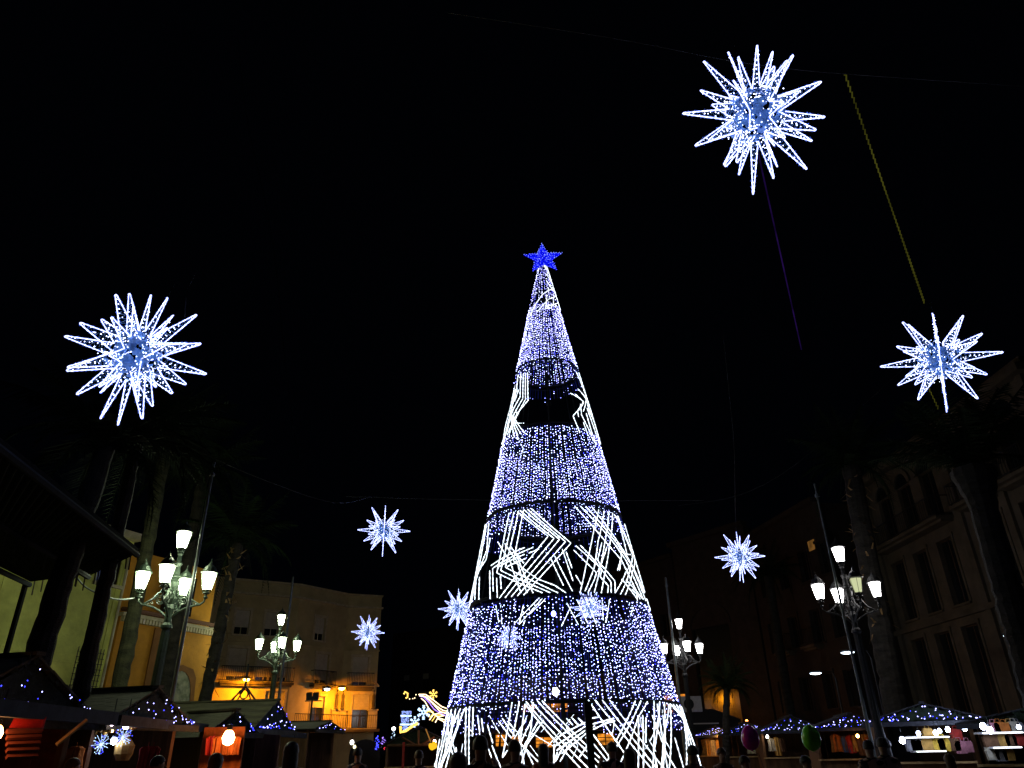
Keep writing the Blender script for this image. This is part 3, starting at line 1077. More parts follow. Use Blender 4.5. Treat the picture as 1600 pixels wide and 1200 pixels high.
WINS = {0: [(377, 9.5), (424, 9.5), (369, 6.35), (414, 6.35), (455, 6.35), (455, 3.35)],
        1: [(500, 9.5), (503, 6.35), (497, 3.8)], 2: [(572, 9.5), (563, 6.35), (564, 3.35)]}
WH = {9.5: (1.0, 1.7), 6.35: (1.25, 2.2), 3.35: (1.35, 2.4), 3.8: (1.25, 1.75)}
for s in range(3):
    A, B = BP[s], BP[s + 1]
    Ls = (Vector(B.xy) - Vector(A.xy)).length
    ops = []
    dd = (Vector(B.xy) - Vector(A.xy)).normalized()
    for (px, zf) in WINS[s]:
        q, _ = near_seg(px, 1172 - zf * 20, A.xy, B.xy, 0)
        w_, hh = WH[zf]
        x = (Vector(q.xy) - Vector(A.xy)).dot(dd) - w_ / 2
        x = max(.3, min(x, Ls - w_ - .3))
        ops.append((x, zf, w_, hh))
    root, L = facade('face', '', (A.x, A.y), (B.x, B.y), hroof, ops, M_BEIGE, depth=5)
    for o_ in ops:
        x, z, w_, h_ = o_
        low = z < 5
        f = window(root, x, z, w_, h_, .45 if low else (.7 if z > 9 else .85), frame_m=M_WOODD if low else M_TRIM, sill=(z > 9 or z == 3.8), trim=M_TRIM, lintel=low)
        if 6 < z < 7:
            balcony(root, x - .45, z - .05, w_ + .9, .55, 1.0)
    MB().box(-.05, L + .1, -.28, .1, hroof - 1.0, hroof - .86).build('cornice', M_TRIM, root)
    MB().box(-.02, L + .05, -.10, .0 - .002, 9.0, 9.12).build('string_course', M_BEIGE, root)
    MB().box(-.02, L + .08, -.14, .3, hroof + .003, hroof + .12).build('coping', M_TRIM, root)
    if s >= 1:
        # long first floor balcony
        m = MB().box(-.1, L + .2, -1.0, .05, 3.1, 3.28)
        bb = m.build('balcony', M_STONE, root)
        m = MB()
        m.box(0, L, -.96, -.92, 4.22, 4.27)
        m.box(0, L, -.96, -.92, 3.33, 3.37)
        n = int(L / .16)
        for i in range(n + 1):
            xx = L * i / n
            m.box(xx, xx + .022, -.95, -.93, 3.37, 4.22)
        m.build('railing', M_BLK, bb)
        # little plinths with urns between the doors
        for xx in ([L * .9] if s == 1 else [L * .06, L * .93]):
            m = MB()
            m.box(xx - .35, xx + .35, -.14, -.002, 3.3, 4.6)
            m.box(xx - .42, xx + .42, -.2, -.003, 4.603, 4.7)
            u = m.build('plinth', M_TRIM, root)
            MB().lathe([(.18, 0), (.1, .12), (.13, .4), (.09, .7), (.12, .95), (.03, 1.15), (.05, 1.3), (.0, 1.4)], 10, (xx, -.16, 4.72)).build('urn', M_STONE, u)
    if s == 2:
        x, z, w_, h_ = ops[-1]
        m = MB()
        zt = z + h_ + .62
        m.tube([(x - .6, -.3, zt), (x + w_ + .6, -.3, zt)], .07, 6)
        m.tube([(x - .6, -.3, zt), (x - .1, -.3, zt + .4), (x + .15, -.3, zt + .35)], .06, 6)
        m.tube([(x + w_ + .6, -.3, zt), (x + w_ + .1, -.3, zt + .4), (x + w_ - .15, -.3, zt + .35)], .06, 6)
        m.build('broken_pediment', M_TRIM, root)
        # ground floor arch openings, dark
        m = MB()
        P = [(1.0, .1)] + [(2.2 + 1.2 * cos(a), 1.5 + 1.1 * sin(a)) for a in [pi - pi * k / 10 for k in range(11)]] + [(3.4, .1)]
        m.extr(P, -.06, -.003)
        m.build('arch_door', M_GLASS, root)
        m = MB()
        m.tube([(x - .6, -.1, 3.4), (x - .6, -.1, 5.4)], .04, 6)
        m.build('drainpipe', M_TRIM, root)
    adopt(root)


# wall lamps (each has a bracket and a bulb)
def wall_lamp(p, mdir, bulb, label, s=1.0, armlen=.9):
    """p: bulb position; mdir: unit vector from bulb back to the wall"""
    root = thing('wall_lamp', label, 'wall lamp', p)
    m = MB()
    md = Vector(mdir)
    m.tube([Vector((0, 0, .08)) * s, Vector((0, 0, .14)) * s + md * armlen * .3, Vector((0, 0, 0.0)) + md * armlen], .03, 6)
    m.lathe([(.21 * s, .0), (.21 * s, .05 * s), (.06 * s, .13 * s)], 12)
    m.box(md.x * armlen - .1, md.x * armlen + .1, md.y * armlen - .05, md.y * armlen + .05, -.15, .25)
    m.build('bracket', M_BLK, root)
    b = MB()
    b.lathe([(.03 * s, -.09 * s), (.11 * s, -.06 * s), (.14 * s, -.005 * s)], 10)
    b.build('bulb', bulb, root)
    return root


p, nv = near_seg(385, 1061, BP[0].xy, BP[1].xy, 1.3)
wall_lamp(p, (nv.x - .45, nv.y, 0), M_SOD, 'orange wall lamp on the left part of the beige block', 1.6, 1.3)
p, nv = near_seg(534, 1075, BP[1].xy, BP[2].xy, 1.5)
wall_lamp(p, (nv.x - .5, nv.y, 0), M_SOD, 'orange wall lamp above the long balcony of the beige block', 1.6, 1.3)
p, nv = near_seg(511, 1076, BP[1].xy, BP[2].xy, 1.9)
wall_lamp(p, (nv.x + .5, nv.y, 0), M_COOL, 'bluish white wall lamp just left of the orange one', 1.5, 1.3)
p, nv = near_seg(70, 1035, GA, GB, .5)
wall_lamp(p, (nv.x, nv.y, 0), emit('small_pink_bulb', (1, .75, .6), 25.0), 'small pinkish lamp on the green house behind the left stall', .6, .5)

# floodlight mast
p = at(488, 1092, 40)
root = thing('floodlight_mast', 'dark mast with a pair of square floodlights before the beige block', 'floodlight', ground(p))
MB().lathe([(.08, 0), (.06, .3), (.05, p.z - .2), (.05, p.z)], 8).build('pole', M_BLK, root)
MB().box(-.36, .5, -.04, .04, p.z - .24, p.z - .19).build('crossbar', M_BLK, root)
for dx in (-.17, .17):
    m = MB().box(dx - .13, dx + .13, -.1, .12, p.z - .16, p.z + .18, rot=Euler((.3, 0, .2 * dx)).to_matrix())
    m.build('floodlight', M_BLK, root)

# --- right facade with arched loggia
RA, RB = (21.0 + .35, 42.5), (21.6, 27.0)
# looking at it from the square, its left end is the far one
ops = []
LR = (Vector(RB) - Vector(RA)).length
zg = [1.9, 7.1]
for x in (1.2, 3.6, 6.0, 9.6, 12.6):
    ops.append((x, 2.2, 1.35 if x < 9 else 1.7, 4.3))
    ops.append((x, 7.5, 1.3 if x < 9 else 1.7, 3.1))
arch = []
for x in (1.4, 3.7, 6.0, 9.6, 12.7):
    w_ = 1.35 if x < 9 else 1.6
    ops.append((x, 11.6, w_, 2.6))
    arch.append((x, w_))
root, L = facade('arcaded_building', 'large dim stone building on the right with arched loggia and balconies', RA, RB, 16.2, ops, M_STONE, depth=10)
for (x, z, w_, h_) in ops:
    window(root, x, z, w_, h_, 0, sill=(z > 7 and z < 8), trim=M_STONE if z < 11 else None, mull=1)
for (x, w_) in arch:
    m = MB()
    c = x + w_ / 2
    r0, r1 = w_ / 2, w_ / 2 + .28
    n = 10
    P = []
    for k in range(n):
        a0, a1 = pi * k / n, pi * (k + 1) / n
        m.extr([(c + r0 * cos(a0), 14.2 + r0 * sin(a0)), (c + r1 * cos(a0), 14.2 + r1 * sin(a0)), (c + r1 * cos(a1), 14.2 + r1 * sin(a1)), (c + r0 * cos(a1), 14.2 + r0 * sin(a1))], -.12, -.003)
    ah = m.build('arch_hood', M_STONE, root)
    m = MB().extr([(c + (r0 - .004) * cos(pi * k / n), 14.2 + (r0 - .004) * sin(pi * k / n)) for k in range(n + 1)], -.03, -.002)
    m.build('arch_glass', M_GLASS, ah)
balcony(root, .8, 11.5, 7.2, .9, 1.0, step=.2)
balcony(root, 9.2, 11.5, 2.6, .9, 1.0, step=.2)
balcony(root, 12.3, 11.5, 2.6, .9, 1.0, step=.2)
balcony(root, 11.9, 3.5, 3.0, .9, 1.0, step=.2)
for x in (.1, 8.4, 11.7, LR - .5):
    MB().box(x, x + .4, -.15, -.002, .3, 15.4).build('pilaster', M_STONE, root)
MB().box(-.3, L + .3, -.5, .2, 15.4, 15.75).build('cornice', M_STONE, root)
MB().box(-.1, L + .1, -.2, -.003, 6.9, 7.15).build('string_course', M_STONE, root)

# --- middle right: bank-like building with tall dark arch, and a brick block
MA, MBp = at(1085, 1150, 58), at(1215, 1150, 52)
zt = at(1110, 850, 57).z
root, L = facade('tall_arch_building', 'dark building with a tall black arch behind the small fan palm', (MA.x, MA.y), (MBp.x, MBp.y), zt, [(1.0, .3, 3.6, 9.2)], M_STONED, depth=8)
m = MB().box(1.02, 4.58, .2, .24, .3, 9.48)
m.build('arch_glass', M_GLASS, root)
m = MB()
for k in range(12):
    a0, a1 = pi * k / 12, pi * (k + 1) / 12
    m.extr([(2.8 + 1.8 * cos(a0), 9.5 + 1.4 * sin(a0)), (2.8 + 2.1 * cos(a0), 9.5 + 1.7 * sin(a0)), (2.8 + 2.1 * cos(a1), 9.5 + 1.7 * sin(a1)), (2.8 + 1.8 * cos(a1), 9.5 + 1.4 * sin(a1))], -.1, -.003)
m.build('arch_hood', M_STONED, root)
MB().box(-.2, L + .2, -.4, .2, zt + .003, zt + .35).build('cornice', M_STONED, root)

MA2, MB2 = at(1218, 1150, 52), at(1352, 1150, 43)
zt = at(1250, 820, 48).z
ops = [(x, z, 1.1, 1.9) for x in (1.0, 3.6, 6.2, 8.4) for z in (3.4, 7.0, 10.6)]
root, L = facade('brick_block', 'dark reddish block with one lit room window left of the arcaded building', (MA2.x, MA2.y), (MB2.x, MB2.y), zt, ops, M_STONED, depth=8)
for (x, z, w_, h_) in ops:
    window(root, x, z, w_, h_, 0, frame_m=M_STONED, trim=M_STONED)
litp, _ = near_seg(1268, 852, MA2.xy, MB2.xy, .03)
dd = (Vector(MB2.xy) - Vector(MA2.xy)).normalized()
lx = (Vector(litp.xy) - Vector(MA2.xy)).dot(dd)
MB().box(lx - .35, lx + .35, -.05, -.01, litp.z - .3, litp.z + .3).build('lit_window', M_WIN, root)
MB().box(-.2, L + .2, -.4, .2, zt + .003, zt + .3).build('cornice', M_STONED, root)
for x in (2.4, 5.6):
    balcony(root, x - .2, 6.9, 1.6, .6, 1.0, step=.25)

MA3, MB3 = at(985, 1150, 66), at(1083, 1150, 60)
zt = at(1040, 880, 62).z
ops = [(x, z, 1.0, 1.8) for x in (.8, 3.0, 5.0) for z in (6.5, 9.6)]
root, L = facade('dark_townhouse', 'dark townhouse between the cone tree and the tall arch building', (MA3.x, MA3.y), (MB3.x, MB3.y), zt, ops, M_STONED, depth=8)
for (x, z, w_, h_) in ops:
    window(root, x, z, w_, h_, 0, frame_m=M_STONED, trim=M_STONED)
MB().box(-.2, L + .2, -.4, .2, zt + .003, zt + .3).build('cornice', M_STONED, root)
# lit cafe windows at its foot
for (x0, y0, x1, y1) in ((1038, 1086, 1052, 1098), (1058, 1084, 1072, 1094), (1040, 1100, 1050, 1116), (1058, 1100, 1068, 1116), (1110, 1092, 1122, 1108)):
    p0, _ = near_seg(x0, y1, MA3.xy, MB3.xy, .04)
    p1, _ = near_seg(x1, y0, MA3.xy, MB3.xy, .04)
    dd = (Vector(MB3.xy) - Vector(MA3.xy)).normalized()
    a_, b_ = (Vector(p0.xy) - Vector(MA3.xy)).dot(dd), (Vector(p1.xy) - Vector(MA3.xy)).dot(dd)
    MB().box(a_, b_, -.06, -.01, p0.z, p1.z).build('lit_window', M_SHOP, root)

# --- shop behind the tree
SA, SBp = at(700, 1150, 74), at(984, 1150, 68)
root, L = facade('shop_row', 'low shop row with amber lit windows seen through the foot of the tree', (SA.x, SA.y), (SBp.x, SBp.y), 7.6, [], M_STONED, depth=6)
dd = (Vector(SBp.xy) - Vector(SA.xy)).normalized()
for (x0, y0, x1, y1) in ((817, 1101, 835, 1112), (853, 1099, 858, 1110), (862, 1099, 886, 1115), (1012, 1096, 1026, 1106), (800, 1150, 815, 1166), (838, 1152, 862, 1168), (775, 1148, 790, 1166), (935, 1146, 958, 1164)):
    p0, _ = near_seg(x0, y1, SA.xy, SBp.xy, .04)
    p1, _ = near_seg(x1, y0, SA.xy, SBp.xy, .04)
    a_, b_ = (Vector(p0.xy) - Vector(SA.xy)).dot(dd), (Vector(p1.xy) - Vector(SA.xy)).dot(dd)
    MB().box(a_, b_, -.06, -.01, p0.z, p1.z).build('lit_window', M_SHOP, root)
    m = MB()
    for zz in (.33, .66):
        zq = lerp(p0.z, p1.z, zz)
        m.box(a_, b_, -.09, -.062, zq - .03, zq + .03)
    m.box((a_ + b_) / 2 - .04, (a_ + b_) / 2 + .04, -.12, -.092, p0.z, p1.z)
    m.build('window_bar', M_BLK, root)
MB().box(0, L, -1.6, .0 - .003, 3.0, 3.15).build('awning', M_BLK, root)

# dark street canyon houses left of the tree
CA, CB = at(606, 1150, 95), at(700, 1150, 90)
root, L = facade('far_house', 'nearly black house at the end of the lit side street', (CA.x, CA.y), (CB.x, CB.y), 15, [(2, 4, 1, 2), (5, 4, 1, 2), (2, 8, 1, 2), (5, 8, 1, 2)], M_STONED, depth=6)
for (x, z) in ((2, 4), (5, 4), (2, 8), (5, 8)):
    window(root, x, z, 1, 2, .3, frame_m=M_STONED)


# cool street luminaires on the right
def luminaire(px, py, Y, label, s=1.0):
    p = at(px, py, Y)
    root = thing('street_light', label, 'street light', (p.x, p.y, GZ), azz(p), 'cool white street lights on the right')
    m = MB().lathe([(.09, 0), (.06, .4), (.04, p.z - .3)], 8, (.9 * s, 0, 0))
    m.tube([(.9 * s, 0, p.z - .35), (.8 * s, 0, p.z), (.3 * s, 0, p.z + .06)], .03, 6)
    m.build('pole', M_BLK, root)
    MB().box(-.3 * s, .32 * s, -.14, .14, p.z - .02, p.z + .06).build('head', M_BLK, root)
    MB().lathe([(.05, -.09 * s), (.24 * s, -.06 * s), (.28 * s, -.022)], 12, (0, 0, p.z)).build('bulb', M_COOL2, root)


M_COOL2 = emit('cool_luminaire', (0.75, 0.88, 1.0), 9.0, sample=True)
luminaire(1325, 1023, 34, 'cool white street light close to the slim mast on the right')
luminaire(1275, 1055, 40, 'cool white street light lowest and farthest on the right')
luminaire(1584, 997, 28, 'cool white street light at the right edge before the arcaded building', 1.1)


# ------------------------------------------------------------------ palms
def frond_mesh(L, droop, seed, name='frond'):
    rr = random.Random(seed)
    m = MB()
    P = []
    n = 12
    for i in range(n + 1):
        t = i / n
        P.append(Vector((L * t * (1 - .18 * t * droop), 0, L * (.55 * t - droop * .85 * t * t))))
    m.tube(P, [lerp(.035, .006, i / n) for i in range(n + 1)], 4)
    for i in range(1, n * 3):
        t = i / (n * 3)
        k = int(t * n)
        c = P[k].lerp(P[min(k + 1, n)], t * n - k)
        ll = L * .26 * sin(pi * min(1, t * .85 + .15)) * rr.uniform(.8, 1.1)
        for sd in (-1, 1):
            e = c + Vector((ll * .55, sd * ll * .8, -ll * rr.uniform(.15, .55)))
            wv = Vector((.022, 0, .004))
            m.add([c - wv, c + wv, e], [(0, 1, 2)])
    return m.mesh(name, M_FROND)


FR = [frond_mesh(2.6, .55, 1), frond_mesh(2.6, .95, 2), frond_mesh(2.4, .2, 3), frond_mesh(2.3, 1.3, 4)]


def palm(p0, p1, r0, r1, label, bark, seed=0, fronds=26, scale=1.0, fibre=False, bulge=False, up=0.0):
    """trunk from ground point p0 to crown point p1"""
    rr = random.Random(seed)
    p0, p1 = Vector(p0), Vector(p1)
    root = thing('palm_tree', label, 'palm tree', p0)
    d = p1 - p0
    n = 44
    P, rad = [], []
    for i in range(n + 1):
        t = i / n
        P.append(Vector((d.x * (t ** 1.25), d.y * t, d.z * t)) + Vector((rr.gauss(0, .008), rr.gauss(0, .008), 0)))
        rad.append(lerp(r0, r1, t) * (1 + .08 * (i % 2)) * rr.uniform(.96, 1.05) * (1 + (.25 * max(0, 1 - t * 9))) * (1.0 + (.9 * max(0, t - .88) / .12 if bulge else 0)))
    MB().tube(P, rad, 12).build('trunk', bark, root)
    if fibre:
        m = MB()
        for i in range(70):
            t = rr.uniform(.45, .98)
            k = int(t * n)
            a = rr.uniform(0, 2 * pi)
            c = P[k] + Vector((cos(a), sin(a), 0)) * rad[k] * .9
            e = c + Vector((cos(a) * rr.uniform(.08, .3), sin(a) * rr.uniform(.08, .3), rr.uniform(-.35, .2)))
            s = Vector((-sin(a), cos(a), 0)) * .045
            m.add([c - s, c + s, e + s * .4, e - s * .4], [(0, 1, 2, 3)])
        m.build('bark_fibre', M_DRY, root, kind='stuff')
    for i in range(fronds):
        a = i * 2.39996 + rr.uniform(-.2, .2)
        t = up + (1 - up) * i / fronds
        fr_ = FR[2] if t > .75 else (FR[0] if t > .45 else (FR[1] if t > .15 else FR[3]))
        o = put('frond', fr_, root, d + Vector((0, 0, .05 * t)), (rr.uniform(-.15, .15), lerp(.35, -.75, t) + rr.uniform(-.1, .1), a))
        o.scale = [scale * rr.uniform(.85, 1.1)] * 3
    return root


def gp(px, py, Y):
    p = at(px, py, Y)
    return (p.x, p.y, GZ)


def palm_px(pxb, pyb, pxt, pyt, Y, r0, r1, label, bark, top=None, **k):
    """trunk passing the two picture points at depth Y; crown at `top` picture point"""
    a, b = at(pxb, pyb, Y), at(pxt, pyt, Y)
    s = (GZ - a.z) / (b.z - a.z)
    p0 = a + (b - a) * s
    p1 = b if top is None else at(top[0], top[1], Y)
    return palm(p0, p1, r0, r1, label, bark, **k)


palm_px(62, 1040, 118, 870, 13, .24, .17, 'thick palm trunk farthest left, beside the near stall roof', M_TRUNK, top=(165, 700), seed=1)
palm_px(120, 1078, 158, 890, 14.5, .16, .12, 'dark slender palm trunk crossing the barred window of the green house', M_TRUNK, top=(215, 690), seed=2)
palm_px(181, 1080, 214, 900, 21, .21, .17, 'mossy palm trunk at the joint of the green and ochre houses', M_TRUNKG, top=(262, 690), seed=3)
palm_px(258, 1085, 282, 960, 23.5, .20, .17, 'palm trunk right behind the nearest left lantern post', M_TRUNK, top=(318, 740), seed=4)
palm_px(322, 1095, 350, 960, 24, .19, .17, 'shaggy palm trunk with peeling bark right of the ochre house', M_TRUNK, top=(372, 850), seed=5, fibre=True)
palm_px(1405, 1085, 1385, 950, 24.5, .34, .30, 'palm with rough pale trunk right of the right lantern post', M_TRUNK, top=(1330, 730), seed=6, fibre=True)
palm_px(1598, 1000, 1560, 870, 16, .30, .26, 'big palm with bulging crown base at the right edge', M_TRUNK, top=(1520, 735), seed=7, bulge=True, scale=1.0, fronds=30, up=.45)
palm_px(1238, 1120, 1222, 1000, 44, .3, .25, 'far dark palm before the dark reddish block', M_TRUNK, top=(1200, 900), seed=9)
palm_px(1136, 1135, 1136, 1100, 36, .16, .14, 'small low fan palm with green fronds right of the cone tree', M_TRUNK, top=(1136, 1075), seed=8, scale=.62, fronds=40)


# ------------------------------------------------------------------ dark slatted canopy at the left edge
def canopy():
    h = 5.2
    o = at_h(216, 862, h)
    cs = [at_h(x, y, h) - o for x, y in ((-120, 597), (216, 862), (140, 897), (48, 909), (-120, 828))]
    root = thing('slatted_canopy', 'dark slatted canopy hanging over the left edge in front of the green house', 'canopy', o)
    m = MB()
    m.add(list(cs) + [c + Vector((0, 0, .06)) for c in cs], [(0, 1, 2, 3, 4), (9, 8, 7, 6, 5)] + [(i, (i + 1) % 5, (i + 1) % 5 + 5, i + 5) for i in range(5)])
    m.build('deck', M_CAN, root)
    vp = lambda p, q: [p - Vector((0, 0, .07)), q - Vector((0, 0, .07))]
    for p, q in ((cs[0], cs[1]), (cs[4] * .5 + cs[0] * .5, cs[2]), (cs[4], cs[3])):
        MB().tube(vp(p, q), .055, 6).build('beam', M_CANB, root)
    e0, e1 = cs[0], cs[1]
    f0, f1 = cs[4] * .5 + cs[0] * .5, cs[2]
    for i in range(34):
        t = (i + .5) / 34
        p, q = e0.lerp(e1, t), f0.lerp(f1, t)
        MB().tube([p.lerp(q, .08) - Vector((0, 0, .06)), p.lerp(q, .92) - Vector((0, 0, .06))], .018, 4).build('slat', M_CANB, root)
    hang = MB().tube([Vector((0, 0, 0)), Vector((.02, 0, -.34))], .016, 4).mesh('hanging_slat', M_CANS)
    for i in range(9):
        put('hanging_slat', hang, root, cs[1].lerp(cs[2], (i + .3 * (i % 2)) / 9.3)).scale.z = .5 + .5 * ((i * 37) % 10) / 10
    for i in range(7):
        put('hanging_slat', hang, root, cs[2].lerp(cs[3], (i + .5) / 7)).scale.z = .5 + .5 * ((i * 53) % 10) / 10
    for i in range(16):
        put('hanging_slat', hang, root, f0.lerp(f1, (i + .5) / 16) - Vector((0, 0, .05)))
    for c in (cs[3], cs[4] * .6 + cs[3] * .4):
        MB().tube([c + Vector((-.1, .0, 0)), Vector((c.x - .1, c.y, -o.z + GZ))], .06, 8).build('post', M_CAN, root)


M_CAN = mat('dark_canopy_sheet', (.003, .0035, .004), .9, spec=.05)
M_CANB = mat('blue_grey_canopy_beam', (.012, .016, .02), .8, spec=.1)
M_CANS = mat('pale_canopy_slat', (.04, .036, .03), .8)
canopy()


# ------------------------------------------------------------------ market stalls
def stall(loc, rz, label, W=2.5, D=2.6, eave=2.15, apex=2.75, panel=None, roof=None, seed=0, lights=46, lamp=None, inner=None, fascia=True, bs=1.0, group='wooden market stalls with blue fairy lights'):
    rr = random.Random(seed)
    panel = panel or M_STWOOD
    root = thing('market_stall', label, 'market stall', loc, rz, group)
    w2 = W / 2
    for x in (-w2 + .06, w2 - .06):
        for y in (0.06, D - .06):
            MB().box(x - .045, x + .045, y - .045, y + .045, 0, eave).build('post', M_STWOOD, root)
    MB().box(-w2 + .11, w2 - .11, 0.02, .10, .05, .95).build('counter_front', panel, root)
    MB().box(-w2, w2, -.18, .35, .953, 1.0).build('counter', M_PALEW, root)
    # boards of the back and side walls
    bme = MB().box(0, (W - .22) / 8 - .012, 0, .03, .05, eave - .03).mesh('wall_board', panel)
    for i in range(8):
        put('wall_board', bme, root, (-w2 + .11 + i * (W - .22) / 8, D - .04 + (i % 2) * .006, 0))
    bms = MB().box(0, .03, 0, (D - .22) / 6 - .012, .05, eave - .03).mesh('wall_board', panel)
    for s in (-1, 1):
        for i in range(6):
            put('wall_board', bms, root, (s * (w2 - .03) - .015, .11 + i * (D - .22) / 6, 0))
    ov = .18
    sl = sqrt((w2 + ov) ** 2 + ((apex - eave) * (w2 + ov) / w2) ** 2)
    ang = atan2(apex - eave, w2)
    nb = 5
    rm = roof or M_ROOFW
    bw = sl / nb
    rb = MB().box(0.004, bw + .035, -.3, D + .15, 0, .028).mesh('roof_board', rm)
    for s in (-1, 1):
        for i in range(nb):
            # the board nearest the ridge lies on top of the next one down
            dist = i * bw
            x = s * cos(ang) * dist
            z = apex + .06 - sin(ang) * dist
            o = put('roof_board', rb, root, (x, 0, z), (0, ang + .035 if s > 0 else 0, 0))
            if s < 0:
                o.rotation_euler = (0, 0, 0)
                o.matrix_local = Matrix.Translation((x, D - .15, z)) @ Matrix.Rotation(pi, 4, 'Z') @ Matrix.Rotation(ang + .035, 4, 'Y')
    MB().box(-.07, .07, -.33, D + .2, apex + .075, apex + .12).build('ridge_board', rm, root)
    g_ = MB().extr([(-w2, eave), (w2, eave), (0, apex - .02)], -.24, -.20)
    gp_ = g_.build('gable_panel', M_STDARK, root)
    # fir garland along the gable edges
    m = MB()
    for s in (-1, 1):
        for i in range(60):
            t = rr.random()
            c = Vector((s * (w2 + ov) * t, -.30, lerp(apex, eave - .08, t) + rr.gauss(0, .02)))
            e = c + Vector((rr.gauss(0, .07), rr.uniform(-.05, .03), rr.gauss(0, .06)))
            sd = Vector((rr.gauss(0, .02), 0, rr.gauss(0, .02)))
            m.add([c - sd, c + sd, e], [(0, 1, 2)])
    m.build('fir_trim', M_STDARK, root, kind='stuff')
    if fascia:
        MB().box(-w2 - .2, w2 + .2, -.34, -.31, eave - .09, eave + .02).build('fascia', roof or M_ROOFW, root)
    m = MB()
    for i in range(lights):
        x = rr.uniform(-1, 1)
        top = (1 - abs(x))
        t = rr.random() ** 1.3 * top * .92
        c = Vector((x * w2, -.36 - rr.uniform(0, .05), eave + .05 + t * (apex - eave)))
        q = rr.random()
        m.oct(c, rr.uniform(.011, .018) * bs, 0 if q < .6 else 1)
    m.build('fairy_light', [M_LED, M_LEDB], root, kind='stuff')
    if lamp:
        for (x, y, z, mm, s) in lamp:
            MB().tube([(x, y, z + .02), (x, y, eave)], .008, 4).build('lamp_cord', M_BLK, root)
            MB().lathe([(.012 * s, -.07 * s), (.05 * s, -.05 * s), (.065 * s, 0), (.04 * s, .05 * s), (.02 * s, .08 * s)], 10, (x, y, z)).build('bulb', mm, root)
    return root


def cloth_mesh(w_, h_, seed, m_):
    rr = random.Random(seed)
    m = MB()
    nx = 8
    top = [(w_ * (i / nx - .5), .03 * sin(i * 1.9 + seed)) for i in range(nx + 1)]
    sc_ = rr.uniform(.8, 1.25)
    bot = [(x * sc_, y * 1.8) for x, y in top]
    vs, fs = [], []
    rows = [(0, .55), (.12, 1.0), (.5, .92), (1, sc_)]
    for t, s in rows:
        for (x, y) in top:
            vs.append((x * s, y * (1 + t), -h_ * t + (rr.gauss(0, .01) if t == 1 else 0)))
    for (t, s) in rows:
        for (x, y) in top:
            vs.append((x * s, y * (1 + t) + .015, -h_ * t))
    n = nx + 1
    k = len(rows) * n
    for j in range(len(rows) - 1):
        for i in range(nx):
            fs.append((j * n + i, j * n + i + 1, (j + 1) * n + i + 1, (j + 1) * n + i))
            fs.append((k + j * n + i + 1, k + j * n + i, k + (j + 1) * n + i, k + (j + 1) * n + i + 1))
    for j in range(len(rows) - 1):
        fs.append((j * n, (j + 1) * n, k + (j + 1) * n, k + j * n))
        fs.append((j * n + nx, k + j * n + nx, k + (j + 1) * n + nx, (j + 1) * n + nx))
    m.add(vs, fs)
    # hook
    m.tube([(0, 0, 0), (0, 0, .06)], .006, 4)
    return m.mesh('hanging_garment', m_)


def cmat(n_, c):
    return mat('cloth_' + n_, c, 0.9, noise=0.3, scale=7, bump=0.3)


GCOL = {'orange': cmat('orange', (.55, .17, .03)), 'red': cmat('red', (.45, .04, .03)), 'ochre': cmat('ochre', (.55, .32, .08)), 'brown': cmat('brown', (.16, .08, .04)),
        'blue': cmat('blue', (.06, .1, .22)), 'pink': cmat('pink', (.5, .2, .25)), 'grey': cmat('grey', (.25, .25, .27)), 'cream': cmat('cream', (.6, .55, .42))}
_gm = {}


def garment(root, x, y, z, colr, label, group, w_=.34, h_=.5, rz=0.0):
    key = (colr, round(w_, 2), round(h_, 2))
    if key not in _gm:
        _gm[key] = cloth_mesh(w_, h_, len(_gm) + 1, GCOL[colr])
    Mx = Matrix.Translation(root.location) @ Matrix.Rotation(root.rotation_euler.z, 4, 'Z')
    p = Mx @ Vector((x, y, z))
    o = put('hanging_garment', _gm[key], None, p, (0, 0, root.rotation_euler.z + rz))
    tag(o, label, 'garment', group)
    return o


def on(root, x, y, z):
    Mx = Matrix.Translation(root.location) @ Matrix.Rotation(root.rotation_euler.z, 4, 'Z')
    return Mx @ Vector((x, y, z))


# left row, fronts towards the square
def lp(px, py, Y):
    p = at(px, py, Y)
    return p


a = lp(30, 1028, 9.6)
s1 = stall((a.x, a.y, GZ), radians(76), 'nearest left stall with red panel and bluish lights on its dark gable', W=2.3, D=2.8, eave=a.z - GZ - .72, apex=a.z - GZ - .06, panel=M_STRED, seed=1, lights=36, bs=.62,
           )
a = lp(228, 1077, 14.6)
s2 = stall((a.x, a.y, GZ), radians(76), 'second left stall, lights on its gable, below the green house', W=2.2, D=2.7, eave=a.z - GZ - .62, apex=a.z - GZ - .06, seed=2, lights=44, bs=.8)
a = lp(418, 1096, 20.5)
s3 = stall((a.x, a.y, GZ), radians(83), 'third left stall with wide weathered board roof and orange lit counter', W=2.3, D=3.8, eave=a.z - GZ - .7, apex=a.z - GZ - .06, seed=3, lights=40)
a = lp(357, 1112, 17.6)
s3b = stall((a.x, a.y, GZ), radians(58), 'small gabled stall tucked before the wide weathered roof', W=1.15, D=1.2, eave=a.z - GZ - .45, apex=a.z - GZ - .06, seed=4, lights=18)
a = lp(505, 1128, 30)
s4 = stall((a.x, a.y, GZ), radians(82), 'far left stall with flat pale roof edge before the floodlight mast', W=2.6, D=2.6, eave=a.z - GZ - .3, apex=a.z - GZ - .06, seed=5, lights=14)

M_WS = emit('stall_warm_lamp', (1.0, 0.38, 0.12), 50.0, sample=True)
M_WS2 = emit('stall_warm_lamp_far', (1.0, 0.40, 0.10), 90.0, sample=True)


